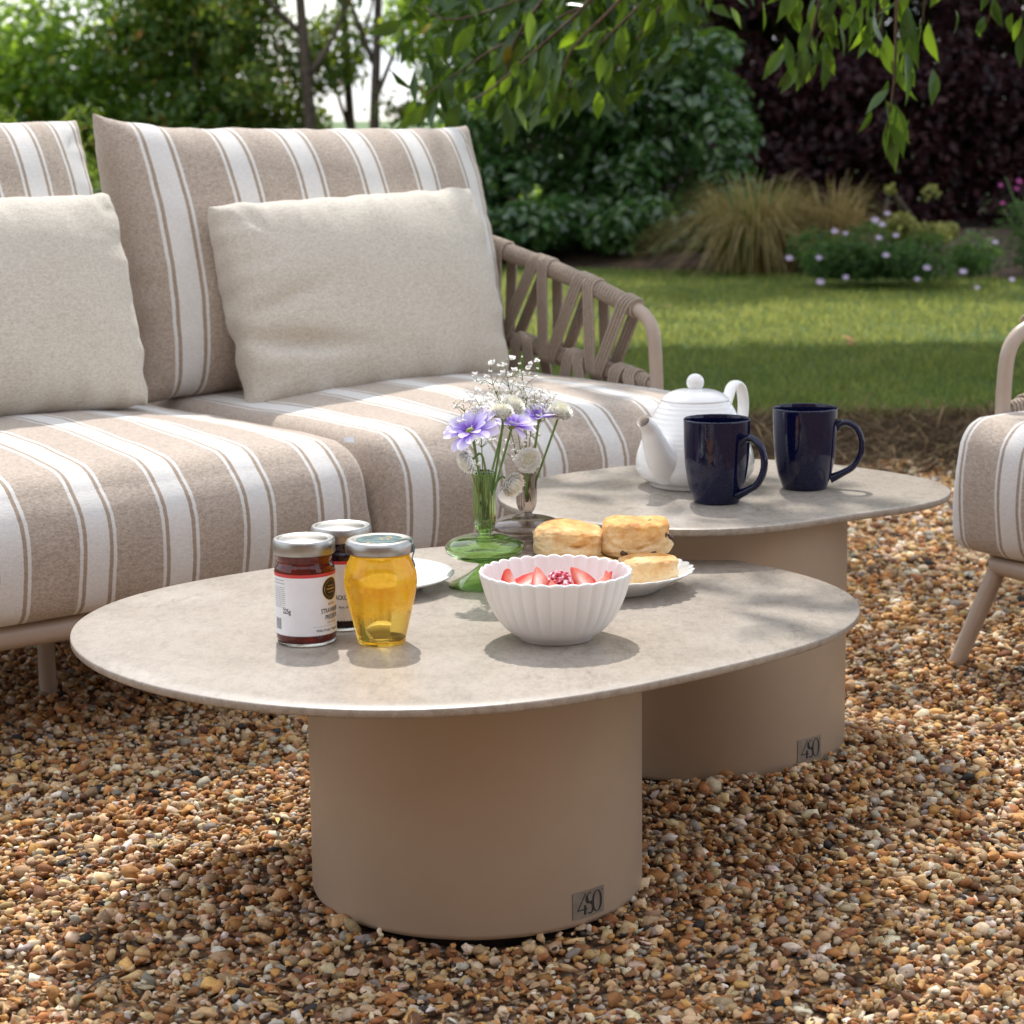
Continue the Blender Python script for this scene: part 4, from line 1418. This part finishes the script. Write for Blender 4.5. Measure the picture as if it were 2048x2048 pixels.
jam_jar('strawberry jam jar with silver lid in front, left of the honey jar', (-.2286, 2.3694, ZF), M['jam_red'],
        [('225g', .0078, -33, .0400, 'black', .72), ('BRITISH', .0036, 62, .0462, 'gold', 1), ('STRAWBERRY', .0074, 63, .0390, 'black', .72), ('PRESERVE', .0074, 63, .0318, 'black', .72), ('Wild, Fruity, Fragrant', .0042, 52, .0180, 'black', .9), ('with real fruit', .003, 62, .0262, 'gold', 1)], 60, True)
jam_jar('dark blackcurrant jam jar standing behind the strawberry jam and honey', (-.1931, 2.4433, ZF), M['jam_dark'],
        [('BLACKCURRANT', .0070, 13, .0395, 'black', .72), ('Rich, Fruity', .0036, 10, .0285, 'black', 1)], None, False)

hj = thing('honey_jar', 'rounded jar of golden honey with comb and flat silver lid', 'honey jar', (-.1451, 2.3596, ZF))
HP = [(.0, .0008), (.022, .0), (.0262, .002), (.0275, .007), (.0305, .02), (.0345, .038), (.0385, .056), (.0402, .068), (.0395, .079), (.0365, .089), (.0335, .095), (.0325, .0985), (.0332, .102)]
MB().lathe(spline(HP, 40), 72, cap=False).build('glass_body', M['honey'], hj)
ld = MB().lathe([(.034, .1025), (.0368, .1022), (.0376, .1030), (.0378, .1085), (.0374, .1125), (.0360, .1152), (.0335, .1165), (.030, .1160), (.028, .1155), (0, .1157)], 72, cap=False).build('lid', M['lid'], hj)
MB().lathe([(0, .1161), (.0250, .1160), (.0258, .1159)], 48, cap=False).build('seal_disc', M['seal'], hj)
sv = []
for i, (a, z, r) in enumerate([(0, .1166, .026), (0, .1172, .033), (0, .1150, .0368), (0, .1080, .0386), (0, .1020, .0385), (0, .095, .0362), (0, .086, .0395)]):
    for s_ in (-1, 1):
        an = radians(80) + s_ * .15 * (1 if i < 5 else .6)
        sv.append((r * sin(an), -r * cos(an), z))
mesh('seal_strip', sv, [(2 * i, 2 * i + 1, 2 * i + 3, 2 * i + 2) for i in range(6)], M['seal'], hj)
# ------------------------------------------------------------------ bowl, plates, scones
bw = thing('fluted_bowl', 'white fluted bowl of strawberries at the front of the low table', 'bowl', (.0469, 2.3713, ZF))
NF = 32
bp = [(0, .0040), (.036, .0040), (.0385, .0), (.0405, .0005), (.0418, .004), (.050, .0085), (.0605, .018), (.0705, .033), (.0775, .049), (.0822, .065), (.0845, .0755)]
bin_ = [(.0832, .0775), (.0815, .0755), (.0790, .065), (.0742, .049), (.0670, .034), (.0565, .020), (.045, .012), (0, .009)]
prof = [tuple(p) for p in spline(bp[4:], 22)]
prof = bp[:4] + prof + [tuple(p) for p in spline(bin_, 24)]


def flute(r, z, a, j):
    k = max(0, min(1, (z - .006) / .03))
    q = abs(cos(NF * a / 2))
    edge = max(0, (z - .066) / .011)
    return (r - .0022 * k * (1 - q) ** 1.5, z - .0018 * edge * (1 - q))


MB().lathe(prof, NF * 8, flute, cap=False).build('bowl_body', M['matt_china'], bw)

BG = 'cut strawberries in the bowl'


def berry_piece(x, y, z, s_, rot, mat_, label, seed):
    """quarter of a strawberry: rounded outer skin and two flat cut faces"""
    bv, bf = ico(4)
    v = []; c = []
    for p in bv:
        q = np.array(p)
        w = 1 - .40 * q[2]                                     # tapers to the tip
        q = np.array([q[0] * w, q[1] * w, q[2] * 1.25])
        cut = 0.
        if q[0] < .12: q[0] = .12 + (q[0] - .12) * .04; cut = 1.
        if q[1] < -.25: q[1] = -.25 + (q[1] + .25) * .04; cut = 1.
        if q[2] < -.75: q[2] = -.75 + (q[2] + .75) * .1; cut = 1.
        edge = min(1., sqrt(max(0, (q[0] - .12)) ** 2 + (q[1] + .25) ** 2 + (q[2] * .6) ** 2))
        q = q * (1 + .04 * fbm(tuple(q + seed), 2.5))
        v.append(q * s_ * .97); c.append((cut, edge, 0))
    o = mesh('strawberry_piece', np.array(v), bf, mat_, col=np.array(c))
    o.data.set_sharp_from_angle(angle=radians(38))
    o.matrix_world = Matrix.Translation((.0469 + x, 2.3713 + y, ZF + z - .005)) @ Matrix.Rotation(rot[2], 4, 'Z') @ Matrix.Rotation(rot[1], 4, 'Y') @ Matrix.Rotation(rot[0], 4, 'X')
    return tag(o, label, 'strawberry', BG)


SBP = [(-.046, .002, .064, .0165, (-.3, .3, 1.9), 'berry_red', 'glossy red strawberry piece at the far left in the bowl'),
       (-.024, -.010, .067, .0195, (-.75, .25, .25), 'berry', 'big pale pink cut strawberry left of the raspberry'),
       (.026, -.012, .067, .0175, (-.5, -.35, .55), 'berry', 'orange red strawberry wedge right of the raspberry'),
       (.044, .000, .069, .0180, (-.35, .9, -.5), 'berry_red', 'bright red strawberry piece at the far right in the bowl'),
       (-.034, .024, .062, .017, (.4, .9, 1.0), 'berry_red', 'red strawberry half behind the pale pink one'),
       (.016, .024, .064, .018, (-.2, 1.9, .3), 'berry_red', 'red strawberry half behind the raspberry'),
       (-.010, -.038, .060, .017, (-.6, .2, .1), 'berry', 'strawberry slice at the front of the pile, just under the rim'),
       (.034, -.036, .058, .016, (-.5, .5, .5), 'berry', 'strawberry slice at the front right under the rim'),
       (.050, .026, .058, .016, (-.6, .2, -.3), 'berry', 'strawberry slice at the back right of the pile'),
       (-.045, -.030, .054, .016, (-.5, -.3, -.2), 'berry', 'strawberry slice at the front left under the rim')]
for k, (x, y, z, s_, rot, m, lb_) in enumerate(SBP):
    berry_piece(x, y, z, s_, rot, M[m], lb_, k * 3.3)
rv = MB()
bv1, bf1 = ico(2)
for j, (rr, zz) in enumerate([(.0105, 0), (.0112, .005), (.0098, .010), (.0068, .0145), (.002, .0175)]):
    m_ = max(1, int(2 * pi * rr / .0062))
    for i in range(m_):
        a = 2 * pi * (i + .5 * (j % 2)) / m_
        rv.add([(rr * cos(a) + p[0] * .0036, rr * sin(a) + p[1] * .0036, zz + p[2] * .0036) for p in bv1], [tuple(q) for q in bf1])
o = rv.build('raspberry', M['rasp'])
o.matrix_world = Matrix.Translation((.0005, 2.3713 - .014, ZF + .063)) @ Matrix.Translation((.046, 0, 0)) @ Matrix.Rotation(1.15, 4, 'Y') @ Matrix.Rotation(.3, 4, 'X')
tag(o, 'single sugar dusted raspberry among the strawberry pieces', 'raspberry')

sp = thing('side_plate', 'plain round white plate half hidden behind the honey jar', 'plate', (-.170, 2.645, ZF))
MB().lathe([(0, .003), (.052, .003), (.055, .0), (.058, .001), (.060, .005), (.078, .0105), (.0965, .0165), (.0985, .0185), (.0972, .0195), (.078, .0145), (.062, .0095), (.05, .0075), (0, .0075)], 96, cap=False).build('plate_body', M['porcelain'], sp)

pl = thing('scone_plate', 'white scalloped plate under the pile of scones', 'plate', (.123, 2.622, ZF))
NS = 30


def scal(r, z, a, j):
    k = max(0, (r - .055) / .042)
    q = abs(cos(NS * a / 2)) ** .8
    return (r - .0042 * k * k * (1 - q), z + .0016 * k * q)


pp_ = [(0, .003), (.05, .003), (.053, .0), (.056, .001), (.06, .005), (.075, .0115), (.09, .0195), (.0975, .0235), (.0985, .0248), (.0965, .0252), (.09, .0225), (.075, .0145), (.062, .009), (.05, .0075), (0, .0075)]
MB().lathe(pp_, NS * 8, scal, cap=False).build('plate_body', M['porcelain'], pl)


def scone(label, loc, r, h, seed, tilt=(0, 0), fruit=()):
    prof = [(0, 0), (r * .6, 0), (r * .90, h * .03), (r * .99, h * .14), (r * 1.01, h * .32), (r * .985, h * .5), (r * .995, h * .66), (r * .975, h * .80), (r * .88, h * .93), (r * .68, h * 1.0), (r * .4, h * 1.04), (0, h * 1.05)]
    q = spline(prof, 64)
    mb = MB().lathe(q, 96, cap=False)
    v = []
    for p in mb.v:
        P = Vector(p)
        a = atan2(P.y, P.x)
        d = .13 * mnoise.noise((cos(a) * 1.0 + seed, sin(a) * 1.0, P.z * 14)) + .065 * fbm((P.x + seed, P.y, P.z * 1.4), 40) + .03 * fbm((P.x, P.y + seed, P.z * 1.5), 130)
        rr = sqrt(P.x ** 2 + P.y ** 2)
        zc = h * (.42 + .30 * mnoise.noise((cos(a) * 1.7 + seed, sin(a) * 1.7, seed + 4)))
        cr_ = -.17 * math.exp(-((P.z - zc) / (h * .05)) ** 2) * (rr > r * .75) * max(0, .15 + 1.2 * mnoise.noise((cos(a) * 2.2, sin(a) * 2.2 + seed, seed)))
        k = 1 + d + cr_
        z = P.z * (1 + .20 * mnoise.noise((P.x * 17 + seed, P.y * 17, 1)) + .03 * fbm((P.x + seed, P.y, 0), 70))
        v.append((P.x * k, P.y * k, z))
    mb.v = v
    o = mb.build('scone', M['scone'])
    o.matrix_world = Matrix.Translation(loc) @ Matrix.Rotation(tilt[0], 4, 'X') @ Matrix.Rotation(tilt[1], 4, 'Y')
    tag(o, label, 'scone', 'scones on the scalloped plate')
    for (ang, zf, sz, m) in fruit:
        bv, bf = ico(2)
        a = radians(ang)
        fv = [np.array(p) * sz * (1 + .25 * fbm(tuple(np.array(p) + ang), 2.2)) * np.array([1, .8, .75]) for p in bv]
        fo = mesh('raisin' if m == 'raisin' else 'candied_peel', np.array(fv), bf, M[m], o)
        rr = r * (.955 if zf < .9 else .6)
        fo.location = (rr * sin(a), -rr * cos(a), h * zf)
        fo.rotation_euler = (random.random(), random.random(), a)
    return o


scone('plain scone lying at the right front of the plate', (.163, 2.606, ZF + .011), .0372, .034, 1, (.02, 0))
scone('plain scone at the bottom left of the pile, behind the bowl', (.088, 2.600, ZF + .0105), .038, .028, 5)
scone('scone at the bottom back of the pile', (.133, 2.672, ZF + .0135), .036, .030, 9)
scone('plain scone on top of the pile at the left', (.070, 2.652, ZF + .0365), .0445, .038, 13, (.05, .04))
scone('fruit scone with raisins on top of the pile at the right', (.1525, 2.655, ZF + .039), .0435, .043, 17, (.03, -.03),
      [(52, .62, .0056, 'raisin'), (80, .42, .0068, 'raisin'), (25, .13, .0075, 'raisin'), (14, .09, .006, 'candied'), (-25, .18, .0055, 'raisin'), (66, .2, .0045, 'raisin'), (40, .97, .004, 'raisin')])


# ------------------------------------------------------------------ vases
def vase(label, loc, s_, mat):
    t = thing('bud_vase', label, 'vase', loc, group='glass bud vases')
    NR = 22
    def rib(r, z, a, j):
        return r * (1 + (.045 * cos(NR * a) if .078 < z / s_ < .142 and r > .011 * s_ else 0))
    out = [(.0135, .1405), (.0137, .139), (.0136, .12), (.0136, .095), (.0134, .082), (.0120, .074), (.0092, .0695), (.0075, .0672), (.0086, .0652), (.0080, .0635), (.012, .0625), (.026, .0615), (.040, .0575), (.0478, .0515), (.0488, .0462), (.0462, .0405), (.036, .0350), (.022, .0318), (.0105, .0300), (.0082, .0275), (.0092, .0245), (.014, .0205), (.024, .0135), (.036, .0070), (.0440, .0028), (.0452, .0010)]
    inn = [(.0440, .0008), (.0435, .0022), (.035, .0060), (.023, .0122), (.013, .019), (.0075, .0245), (.0066, .0275), (.0085, .0308), (.022, .0333), (.0355, .0366), (.0450, .0420), (.0473, .0465), (.0463, .0508), (.039, .0560), (.026, .0598), (.012, .0608), (.0064, .0628), (.0062, .0670), (.0078, .0705), (.0105, .0755), (.0118, .083), (.0120, .095), (.0120, .139), (.0124, .1405)]
    o1 = [tuple(p) for p in spline(out, 90)]; i1 = [tuple(p) for p in spline(inn, 70)]
    pr = [(p[0] * s_, p[1] * s_) for p in o1 + i1 + [o1[0]]][::-1]
    MB().lathe(pr, NR * 4, rib, cap=False).build('vase_body', mat, t)
    return t


vase('green glass bud vase with bulging disc, holding daisies', (-.0339, 2.6531, ZF), 1.0, M['green_glass'])
vase('smoky grey glass bud vase behind the scones', (.0190, 2.800, ZF), .95, M['smoke_glass'])


# ------------------------------------------------------------------ flowers
def petal_mesh(k):
    rs = random.Random(k)
    v = []; f = []; c = []
    prof = [(0, .10), (.12, .2), (.3, .55), (.5, .85), (.7, 1), (.85, .9), (.95, .62), (1.0, .25)]
    cu = rs.uniform(-.1, .35); W_ = .50 + rs.uniform(-.05, .06)
    for u, w in prof:
        for s_ in (-1, -.5, 0, .5, 1):
            notch = .04 * (1 - abs(abs(s_) - .5) * 2) * (u > .94)
            v.append((w * W_ / 2 * s_, u + notch, .16 * u - cu * u * u * .6 + .06 * w * s_ * s_ + .015 * math.sin(s_ * 5 + k)))
            c.append((u + rs.uniform(-.04, .04) - .12 * (1 - abs(s_)), rs.random(), 0))
    for i in range(len(prof) - 1):
        for j in range(4):
            a = i * 5 + j
            f.append((a, a + 1, a + 6, a + 5))
    me = bpy.data.meshes.new('petal')
    me.from_pydata(v, [], f)
    at_ = me.attributes.new('Col', 'FLOAT_COLOR', 'POINT')
    cc = np.ones((len(v), 4), np.float32); cc[:, :3] = np.clip(c, 0, 1)
    at_.data.foreach_set('color', cc.ravel())
    me.polygons.foreach_set('use_smooth', np.ones(len(f), bool))
    me.materials.append(M['petal'])
    return me


PM = [petal_mesh(k) for k in range(5)]


def frame_mat(p, nrm, s_=1, spin=0):
    n_ = Vector(nrm).normalized()
    a = n_.orthogonal().normalized()
    a = Matrix.Rotation(spin, 3, n_) @ a
    b_ = n_.cross(a)
    return Matrix(((a.x * s_, b_.x * s_, n_.x * s_, p[0]), (a.y * s_, b_.y * s_, n_.y * s_, p[1]), (a.z * s_, b_.z * s_, n_.z * s_, p[2]), (0, 0, 0, 1)))


def stem_path(p, nrm, base):
    p = Vector(p); n_ = Vector(nrm).normalized(); base = Vector(base)
    a = p - n_ * .012
    return [tuple(q) for q in spline([p, a, a.lerp(base, .5) - n_ * .006, base], 14)]


def daisy(label, p, nrm, rad_, base, npet=15):
    t = thing('lilac_daisy', label, 'flower', p, group='lilac daisies in the vases')
    F0 = frame_mat((0, 0, 0), nrm, 1, random.random())
    for layer, (cnt, sc, lift) in enumerate(((npet, 1, .10), (npet - 6, .78, .40))):
        for i in range(cnt):
            o = bpy.data.objects.new('petal', random.choice(PM))
            COL.objects.link(o); o.parent = t
            a = 2 * pi * (i + random.uniform(-.25, .25)) / cnt
            L = rad_ * sc * random.uniform(.85, 1.1)
            o.matrix_local = F0 @ Matrix.Rotation(a, 4, 'Z') @ Matrix.Translation((0, rad_ * .08, 0)) @ Matrix.Rotation(lift + random.uniform(-.25, .2), 4, 'X') @ Matrix.Rotation(random.uniform(-.3, .3), 4, 'Y') @ Matrix.Scale(L, 4)
    d = MB().lathe([(0, -.004), (.004, -.003), (.0055, 0), (.005, .002), (0, .0035)], 16, cap=False).build('flower_centre', M['disc'], t)
    d.matrix_local = F0
    q = [tuple(Vector(x) - Vector(p)) for x in stem_path(p, nrm, base)]
    MB().tube(q, .0016, 8).build('stem', M['stem'], t)
    return t


def pompom(label, p, nrm, rad_, base):
    t = thing('pompom_flower', label, 'flower', p, group='cream pompom flowers in the vases')
    V, F, C = [], [], []
    n = 420
    for i in range(n):
        z = 1 - 1.35 * (i + .5) / n
        a = i * 2.39996
        rr = sqrt(max(0, 1 - z * z))
        d = Vector((rr * cos(a), rr * sin(a), z * .82))
        e = Vector((d.x, d.y, d.z + .15)).normalized()
        s_ = e.cross(Vector((0, 0, 1))); s_ = s_.normalized() if s_.length > .01 else Vector((1, 0, 0))
        up = s_.cross(e)
        w = rad_ * (.055 + .075 * (1 - max(z, 0)))
        l = rad_ * random.uniform(.80, 1.12)
        b0 = len(V)
        for q in (d * l * .5, d * l * .86 + s_ * w * .9 - up * w * .2, d * l * 1.04 + up * w * 1.1, d * l * .86 - s_ * w * .9 - up * w * .2): V.append(tuple(q))
        F.append((b0, b0 + 1, b0 + 2, b0 + 3))
        cv = min(1, .15 + (1 - z) * 1.1)
        C += [(cv * .25, 0, 0), (cv * .8, 0, 0), (1, 0, 0), (cv * .8, 0, 0)]
    core = MB().lathe([(0, -.5), (.5, -.35), (.78, 0), (.6, .5), (0, .72)], 14, cap=False)
    b0 = len(V)
    V += [tuple(Vector(q) * rad_ * .74) for q in core.v]; F += [tuple(i + b0 for i in q) for q in core.f]; C += [(.45, 0, 0)] * len(core.v)
    o = mesh('flower_head', V, F, M['pompom'], t, True, col=np.array(C))
    o.matrix_local = frame_mat((0, 0, 0), nrm)
    q = [tuple(Vector(x) - Vector(p)) for x in stem_path(Vector(p) - Vector(nrm).normalized() * rad_ * .4, nrm, base)]
    MB().tube(q, .0015, 8).build('stem', M['stem'], t)
    return t


gb1 = (-.034, 2.653, ZF + .082); gb2 = (.019, 2.80, ZF + .078)
daisy('large lilac daisy facing left at the front of the green vase', (-.0492, 2.62, .5065), (-.30, -.45, .84), .033, gb1, 13)
daisy('lilac daisy in the middle, between the two vases', (.003, 2.69, .5035), (.35, -.22, .9), .030, (-.030, 2.656, ZF + .082), 12)
daisy('lilac daisy at the right, in the grey vase', (.0353, 2.78, .5015), (.05, -.22, .97), .028, gb2, 12)
pompom('cream pompom flower seen from the side above the large daisy', (-.0118, 2.64, .5255), (-.08, -.12, 1), .0155, (-.032, 2.650, ZF + .082))
pompom('cream pompom flower highest of all, behind the middle daisy', (.0020, 2.68, .5285), (.5, -.2, .9), .0160, (-.036, 2.658, ZF + .082))
pompom('cream pompom flower at the far right of the bunch', (.0627, 2.78, .5065), (.3, -.3, .9), .0158, (.022, 2.803, ZF + .078))
pompom('cream pompom flower facing the viewer low in the grey vase', (.0213, 2.74, .4515), (0, -.95, .25), .0162, (.018, 2.79, ZF + .085))
pompom('cream pompom flower drooping at the left of the green vase', (-.0518, 2.615, .4705), (-.75, -.15, -.35), .0155, (-.036, 2.648, ZF + .085))
pompom('cream pompom flower hanging down between the vases', (.0004, 2.63, .4395), (.62, -.5, -.35), .0162, (-.030, 2.648, ZF + .085))


def gyps(label, base, tips, seed):
    """baby's breath: thin branching stem with many tiny white buds"""
    rs = random.Random(seed)
    t = thing('gypsophila_sprig', label, 'flower', base, group="baby's breath sprigs in the vases")
    st = MB(); bl = MB()
    bv, bf = ico(1)
    B0 = Vector(base)
    def bud(p, r):
        bl.add([(p.x + q[0] * r, p.y + q[1] * r, p.z + q[2] * r * .85) for q in bv], [tuple(k) for k in bf])
        if r > .0017:
            for k in range(5):
                a = rs.uniform(0, 2 * pi); e = rs.uniform(-.2, 1)
                d = Vector((cos(a), sin(a), e)).normalized()
                s_ = d.orthogonal().normalized() * r * .7
                bl.add([p, p + d * r * 1.1 + s_, p + d * r * 1.8, p + d * r * 1.1 - s_], [(0, 1, 2, 3)])
    for tip, nb, spd in tips:
        nb = int(nb * 1.2)
        e = Vector(tip) - B0
        c0 = e * .45 + Vector((0, 0, .02))
        main = spline([(0, 0, 0), c0, e], 12)
        st.tube(main, [.0009 - .00004 * i for i in range(12)], 5)
        for k in range(nb):
            s0 = Vector(main[rs.randint(6, 11)])
            q = s0 + Vector((rs.gauss(0, spd), rs.gauss(0, spd), abs(rs.gauss(0, spd)) * .9))
            st.tube([s0, s0.lerp(q, .5) + Vector((0, 0, .003)), q], [.0005, .0004, .0003], 4)
            for j in range(rs.choice((1, 1, 2))):
                q2 = q + Vector((rs.gauss(0, .007), rs.gauss(0, .007), rs.uniform(.002, .012)))
                st.tube([q, q2], .0003, 4)
                bud(q2, rs.choice((.0014, .0019, .0026, .0030)))
            bud(q, rs.choice((.0014, .0018, .0026)))
    st.build('stem', M['gyp_stem'], t)
    tag(bl.build('blossoms', M['blossom'], t, False), kind='stuff')
    return t


gyps('tall airy sprig of tiny white flowers rising from the grey vase', gb2, [((-.022, 2.76, .545), 16, .014), ((-.004, 2.78, .552), 18, .014), ((.016, 2.80, .545), 16, .014), ((.02, 2.79, .522), 10, .012)], 3)
gyps('airy sprig of tiny white flowers leaning right from the grey vase', gb2, [((.044, 2.79, .516), 14, .010), ((.030, 2.80, .520), 9, .010), ((.006, 2.76, .455), 9, .007)], 5)
gyps('airy sprig of tiny white flowers at the left of the green vase', gb1, [((-.056, 2.64, .528), 15, .010), ((-.038, 2.66, .532), 13, .010), ((-.064, 2.62, .475), 5, .005)], 8)


# ------------------------------------------------------------------ teapot and mugs
tp = thing('teapot', 'white ribbed porcelain teapot on the rear table', 'teapot', (.2608, 3.0868, ZR))
tb = [(0, .002), (.058, .002), (.061, 0), (.0645, .0008), (.0652, .004), (.0675, .0065), (.076, .012), (.0825, .021), (.0845, .031), (.0828, .044), (.0778, .060), (.0705, .078), (.0620, .096), (.0545, .110), (.0492, .1185), (.0475, .1208)]
q = [tuple(p) for p in spline(tb[5:], 90)]


def ribs(r, z, a, j):
    return r + (.0003 * math.sin(z * 2 * pi / .0066) if .060 < z < .117 else 0)


MB().lathe(tb[:5] + q + [(.0462, .1206), (.045, .118)], 96, ribs, cap=False).build('pot_body', M['porcelain'], tp)
lid_ = MB().lathe([tuple(p) for p in spline([(.0455, .1195), (.0474, .1206), (.0478, .1222), (.0465, .1246), (.040, .1300), (.029, .1346), (.016, .1370), (.0085, .1378), (.0072, .1395)], 40)] + [(0, .1395)], 80, cap=False).build('lid', M['porcelain'], tp)
kn = [(.0068, .1385)] + [(.0125 * cos(a), .1462 + .0125 * sin(a)) for a in np.linspace(-.95, pi / 2 - .01, 20)] + [(0, .1587)]
MB().lathe(kn, 40, cap=False).build('knob', M['porcelain'], lid_)
sd = Vector((-.64, -.77, 0)).normalized()
sp_pts = [sd * .060 + Vector((0, 0, .034)), sd * .083 + Vector((0, 0, .052)), sd * .098 + Vector((0, 0, .073)), sd * .109 + Vector((0, 0, .092)), sd * .124 + Vector((0, 0, .1055))]
sp_r = [.030, .0225, .0165, .0125, .0098]
n_ = 26
pts = spline(sp_pts, n_); rr = [float(np.interp(i / (n_ - 1), [0, .25, .5, .75, 1], sp_r)) for i in range(n_)]
spt = MB().tube(pts, rr, 24, cap=False)
tip_c = pts[-1]
ip = [np.array(pts[-1]) + (np.array(pts[-1]) - np.array(pts[-2])) * .12] + [pts[n_ - 1 - k] for k in range(1, 8)]
spt.build('spout', M['porcelain'], tp)
MB().tube(ip, [rr[-1] * .985] + [rr[n_ - 1 - k] * .74 for k in range(1, 8)], 24, cap=False).build('spout_opening', M['spout_in'], tp)
hd = -sd
hp = [hd * .066 + Vector((0, 0, .083)), hd * .083 + Vector((0, 0, .117)), hd * .092 + Vector((0, 0, .131)), hd * .105 + Vector((0, 0, .1345)), hd * .118 + Vector((0, 0, .122)), hd * .122 + Vector((0, 0, .095)), hd * .112 + Vector((0, 0, .062)), hd * .093 + Vector((0, 0, .041)), hd * .080 + Vector((0, 0, .034))]
sidev = Vector((-hd.y, hd.x, 0))
MB().tube(spline(hp, 40), .0095, 16, flat=.48, up=tuple(hd * -1 + Vector((0, 0, .3)))).build('handle', M['porcelain'], tp)


def mug(label, loc, ang, seed):
    t = thing('mug', label, 'mug', loc, group='glossy dark blue mugs')
    out = [(0, .003), (.027, .003), (.0288, .0), (.0305, .0008), (.0325, .006), (.0365, .018), (.0397, .031), (.0427, .050), (.0441, .070), (.0449, .092), (.0452, .108), (.0453, .1130)]
    inn = [(.0446, .1145), (.0436, .1130), (.0427, .105), (.0416, .075), (.0398, .045), (.033, .018), (.026, .0085), (0, .0075)]
    MB().lathe(out[:4] + [tuple(p) for p in spline(out[4:], 30)] + [tuple(p) for p in spline(inn, 30)], 80, cap=False).build('mug_body', M['cobalt'], t)
    d = Vector((sin(ang), -cos(ang), 0))
    hp = [d * .0405 + Vector((0, 0, .0835)), d * .0475 + Vector((0, 0, .0905)), d * .058 + Vector((0, 0, .0925)), d * .071 + Vector((0, 0, .0845)), d * .078 + Vector((0, 0, .068)), d * .077 + Vector((0, 0, .049)), d * .067 + Vector((0, 0, .031)), d * .052 + Vector((0, 0, .0215)), d * .042 + Vector((0, 0, .0165)), d * .035 + Vector((0, 0, .0135))]
    r = [.0085, .0066, .0058, .0056, .0056, .0056, .0058, .0062, .0075, .0085]
    rr = [float(np.interp(i / 39, np.linspace(0, 1, 10), r)) for i in range(40)]
    MB().tube(spline(hp, 40), rr, 16, flat=.8, up=tuple(d)).build('handle', M['cobalt'], t)
    return t


mug('dark blue mug in front of the teapot, handle towards the viewer', (.2778, 2.9412, ZR), radians(48), 1)
mug('dark blue mug standing alone at the right of the rear table', (.411, 3.0444, ZR), radians(84), 2)

# ------------------------------------------------------------------ fallen leaves
for k, (x, y, z, s_, lb_) in enumerate([
        (1.22, 8.10, .072, .05, 'bright orange fallen leaf on the lawn where the sunlit strip ends'),
        (1.21, 7.72, .07, .045, 'small orange fallen leaf in the shaded lawn just in front of the brightest one'),
        (1.62, 7.05, .07, .045, 'pale brown fallen leaf on the shaded lawn between the mug and the chair'),
        (1.93, 6.75, .07, .05, 'brown fallen leaf on the lawn close to the chair arm'),
        (.60, 9.2, .075, .06, 'dark brown fallen leaf on the sunlit lawn just right of the sofa arm'),
        (1.36, 10.0, .075, .05, 'yellowish fallen leaf far out on the sunlit strip of lawn'),
        (1.02, 6.55, .07, .04, 'small tan fallen leaf on the lawn right behind the mug standing alone'),
        (.70, 4.18, .022, .032, 'dry orange brown leaf lying on the gravel by the chair'),
        (-.300, 2.652, .016, .017, 'small yellow green leaf on the gravel left of the front table base'),
        (-.320, 2.268, .016, .016, 'small tan leaf on the gravel at the lower left, in front of the table')]):
    me = CL[k % 5].copy(); me.materials.clear(); me.materials.append(M['yellow_leaf'] if 'yellow' in lb_ else M['deadleaf'])
    o = bpy.data.objects.new('fallen_leaf', me)
    COL.objects.link(o)
    o.location = (x, y, z); o.scale = (s_ * 1.3, s_ * 1.8, s_ * 1.3); o.rotation_euler = (random.uniform(-.4, .4), random.uniform(-.4, .4), random.uniform(0, 6))
    tag(o, lb_, 'leaf', 'fallen leaves')

# ------------------------------------------------------------------ brick house added unseen behind the viewer, for mug reflections and warm bounce light
hs = thing('added_brick_house', 'added red brown brick house wall with two windows, unseen behind the viewer', 'house', (0, -4.6, 0))
M['brick'] = noisy('brick_wall', [(.35, (.13, .065, .04)), (.65, (.24, .125, .08))], 6, .9)
M['pane'] = simple('window_pane', (.02, .025, .03), .05)
M['white_paint'] = simple('white_window_paint', (.75, .74, .72), .5)
MB().box((0, -.15, 2.6), (16, .3, 5.2)).build('wall', M['brick'], hs, False)
for x in (-2.2, 2.4):
    w_ = MB().box((x, .01, 1.6), (1.5, .06, 1.3)).build('window', M['white_paint'], hs, False)
    for k in (-1, 1):
        MB().box((x + k * .36, .045, 1.6), (.64, .02, 1.16)).build('pane', M['pane'], w_, False)

tw = MB().tube([(-.435, 2.10, .016), (-.425, 2.118, .020), (-.408, 2.142, .018)], [.0014, .0016, .001], 6).build('fallen_twig', M['bark'])
tag(tw, 'small dark twig on the gravel near the lower left corner', 'twig')
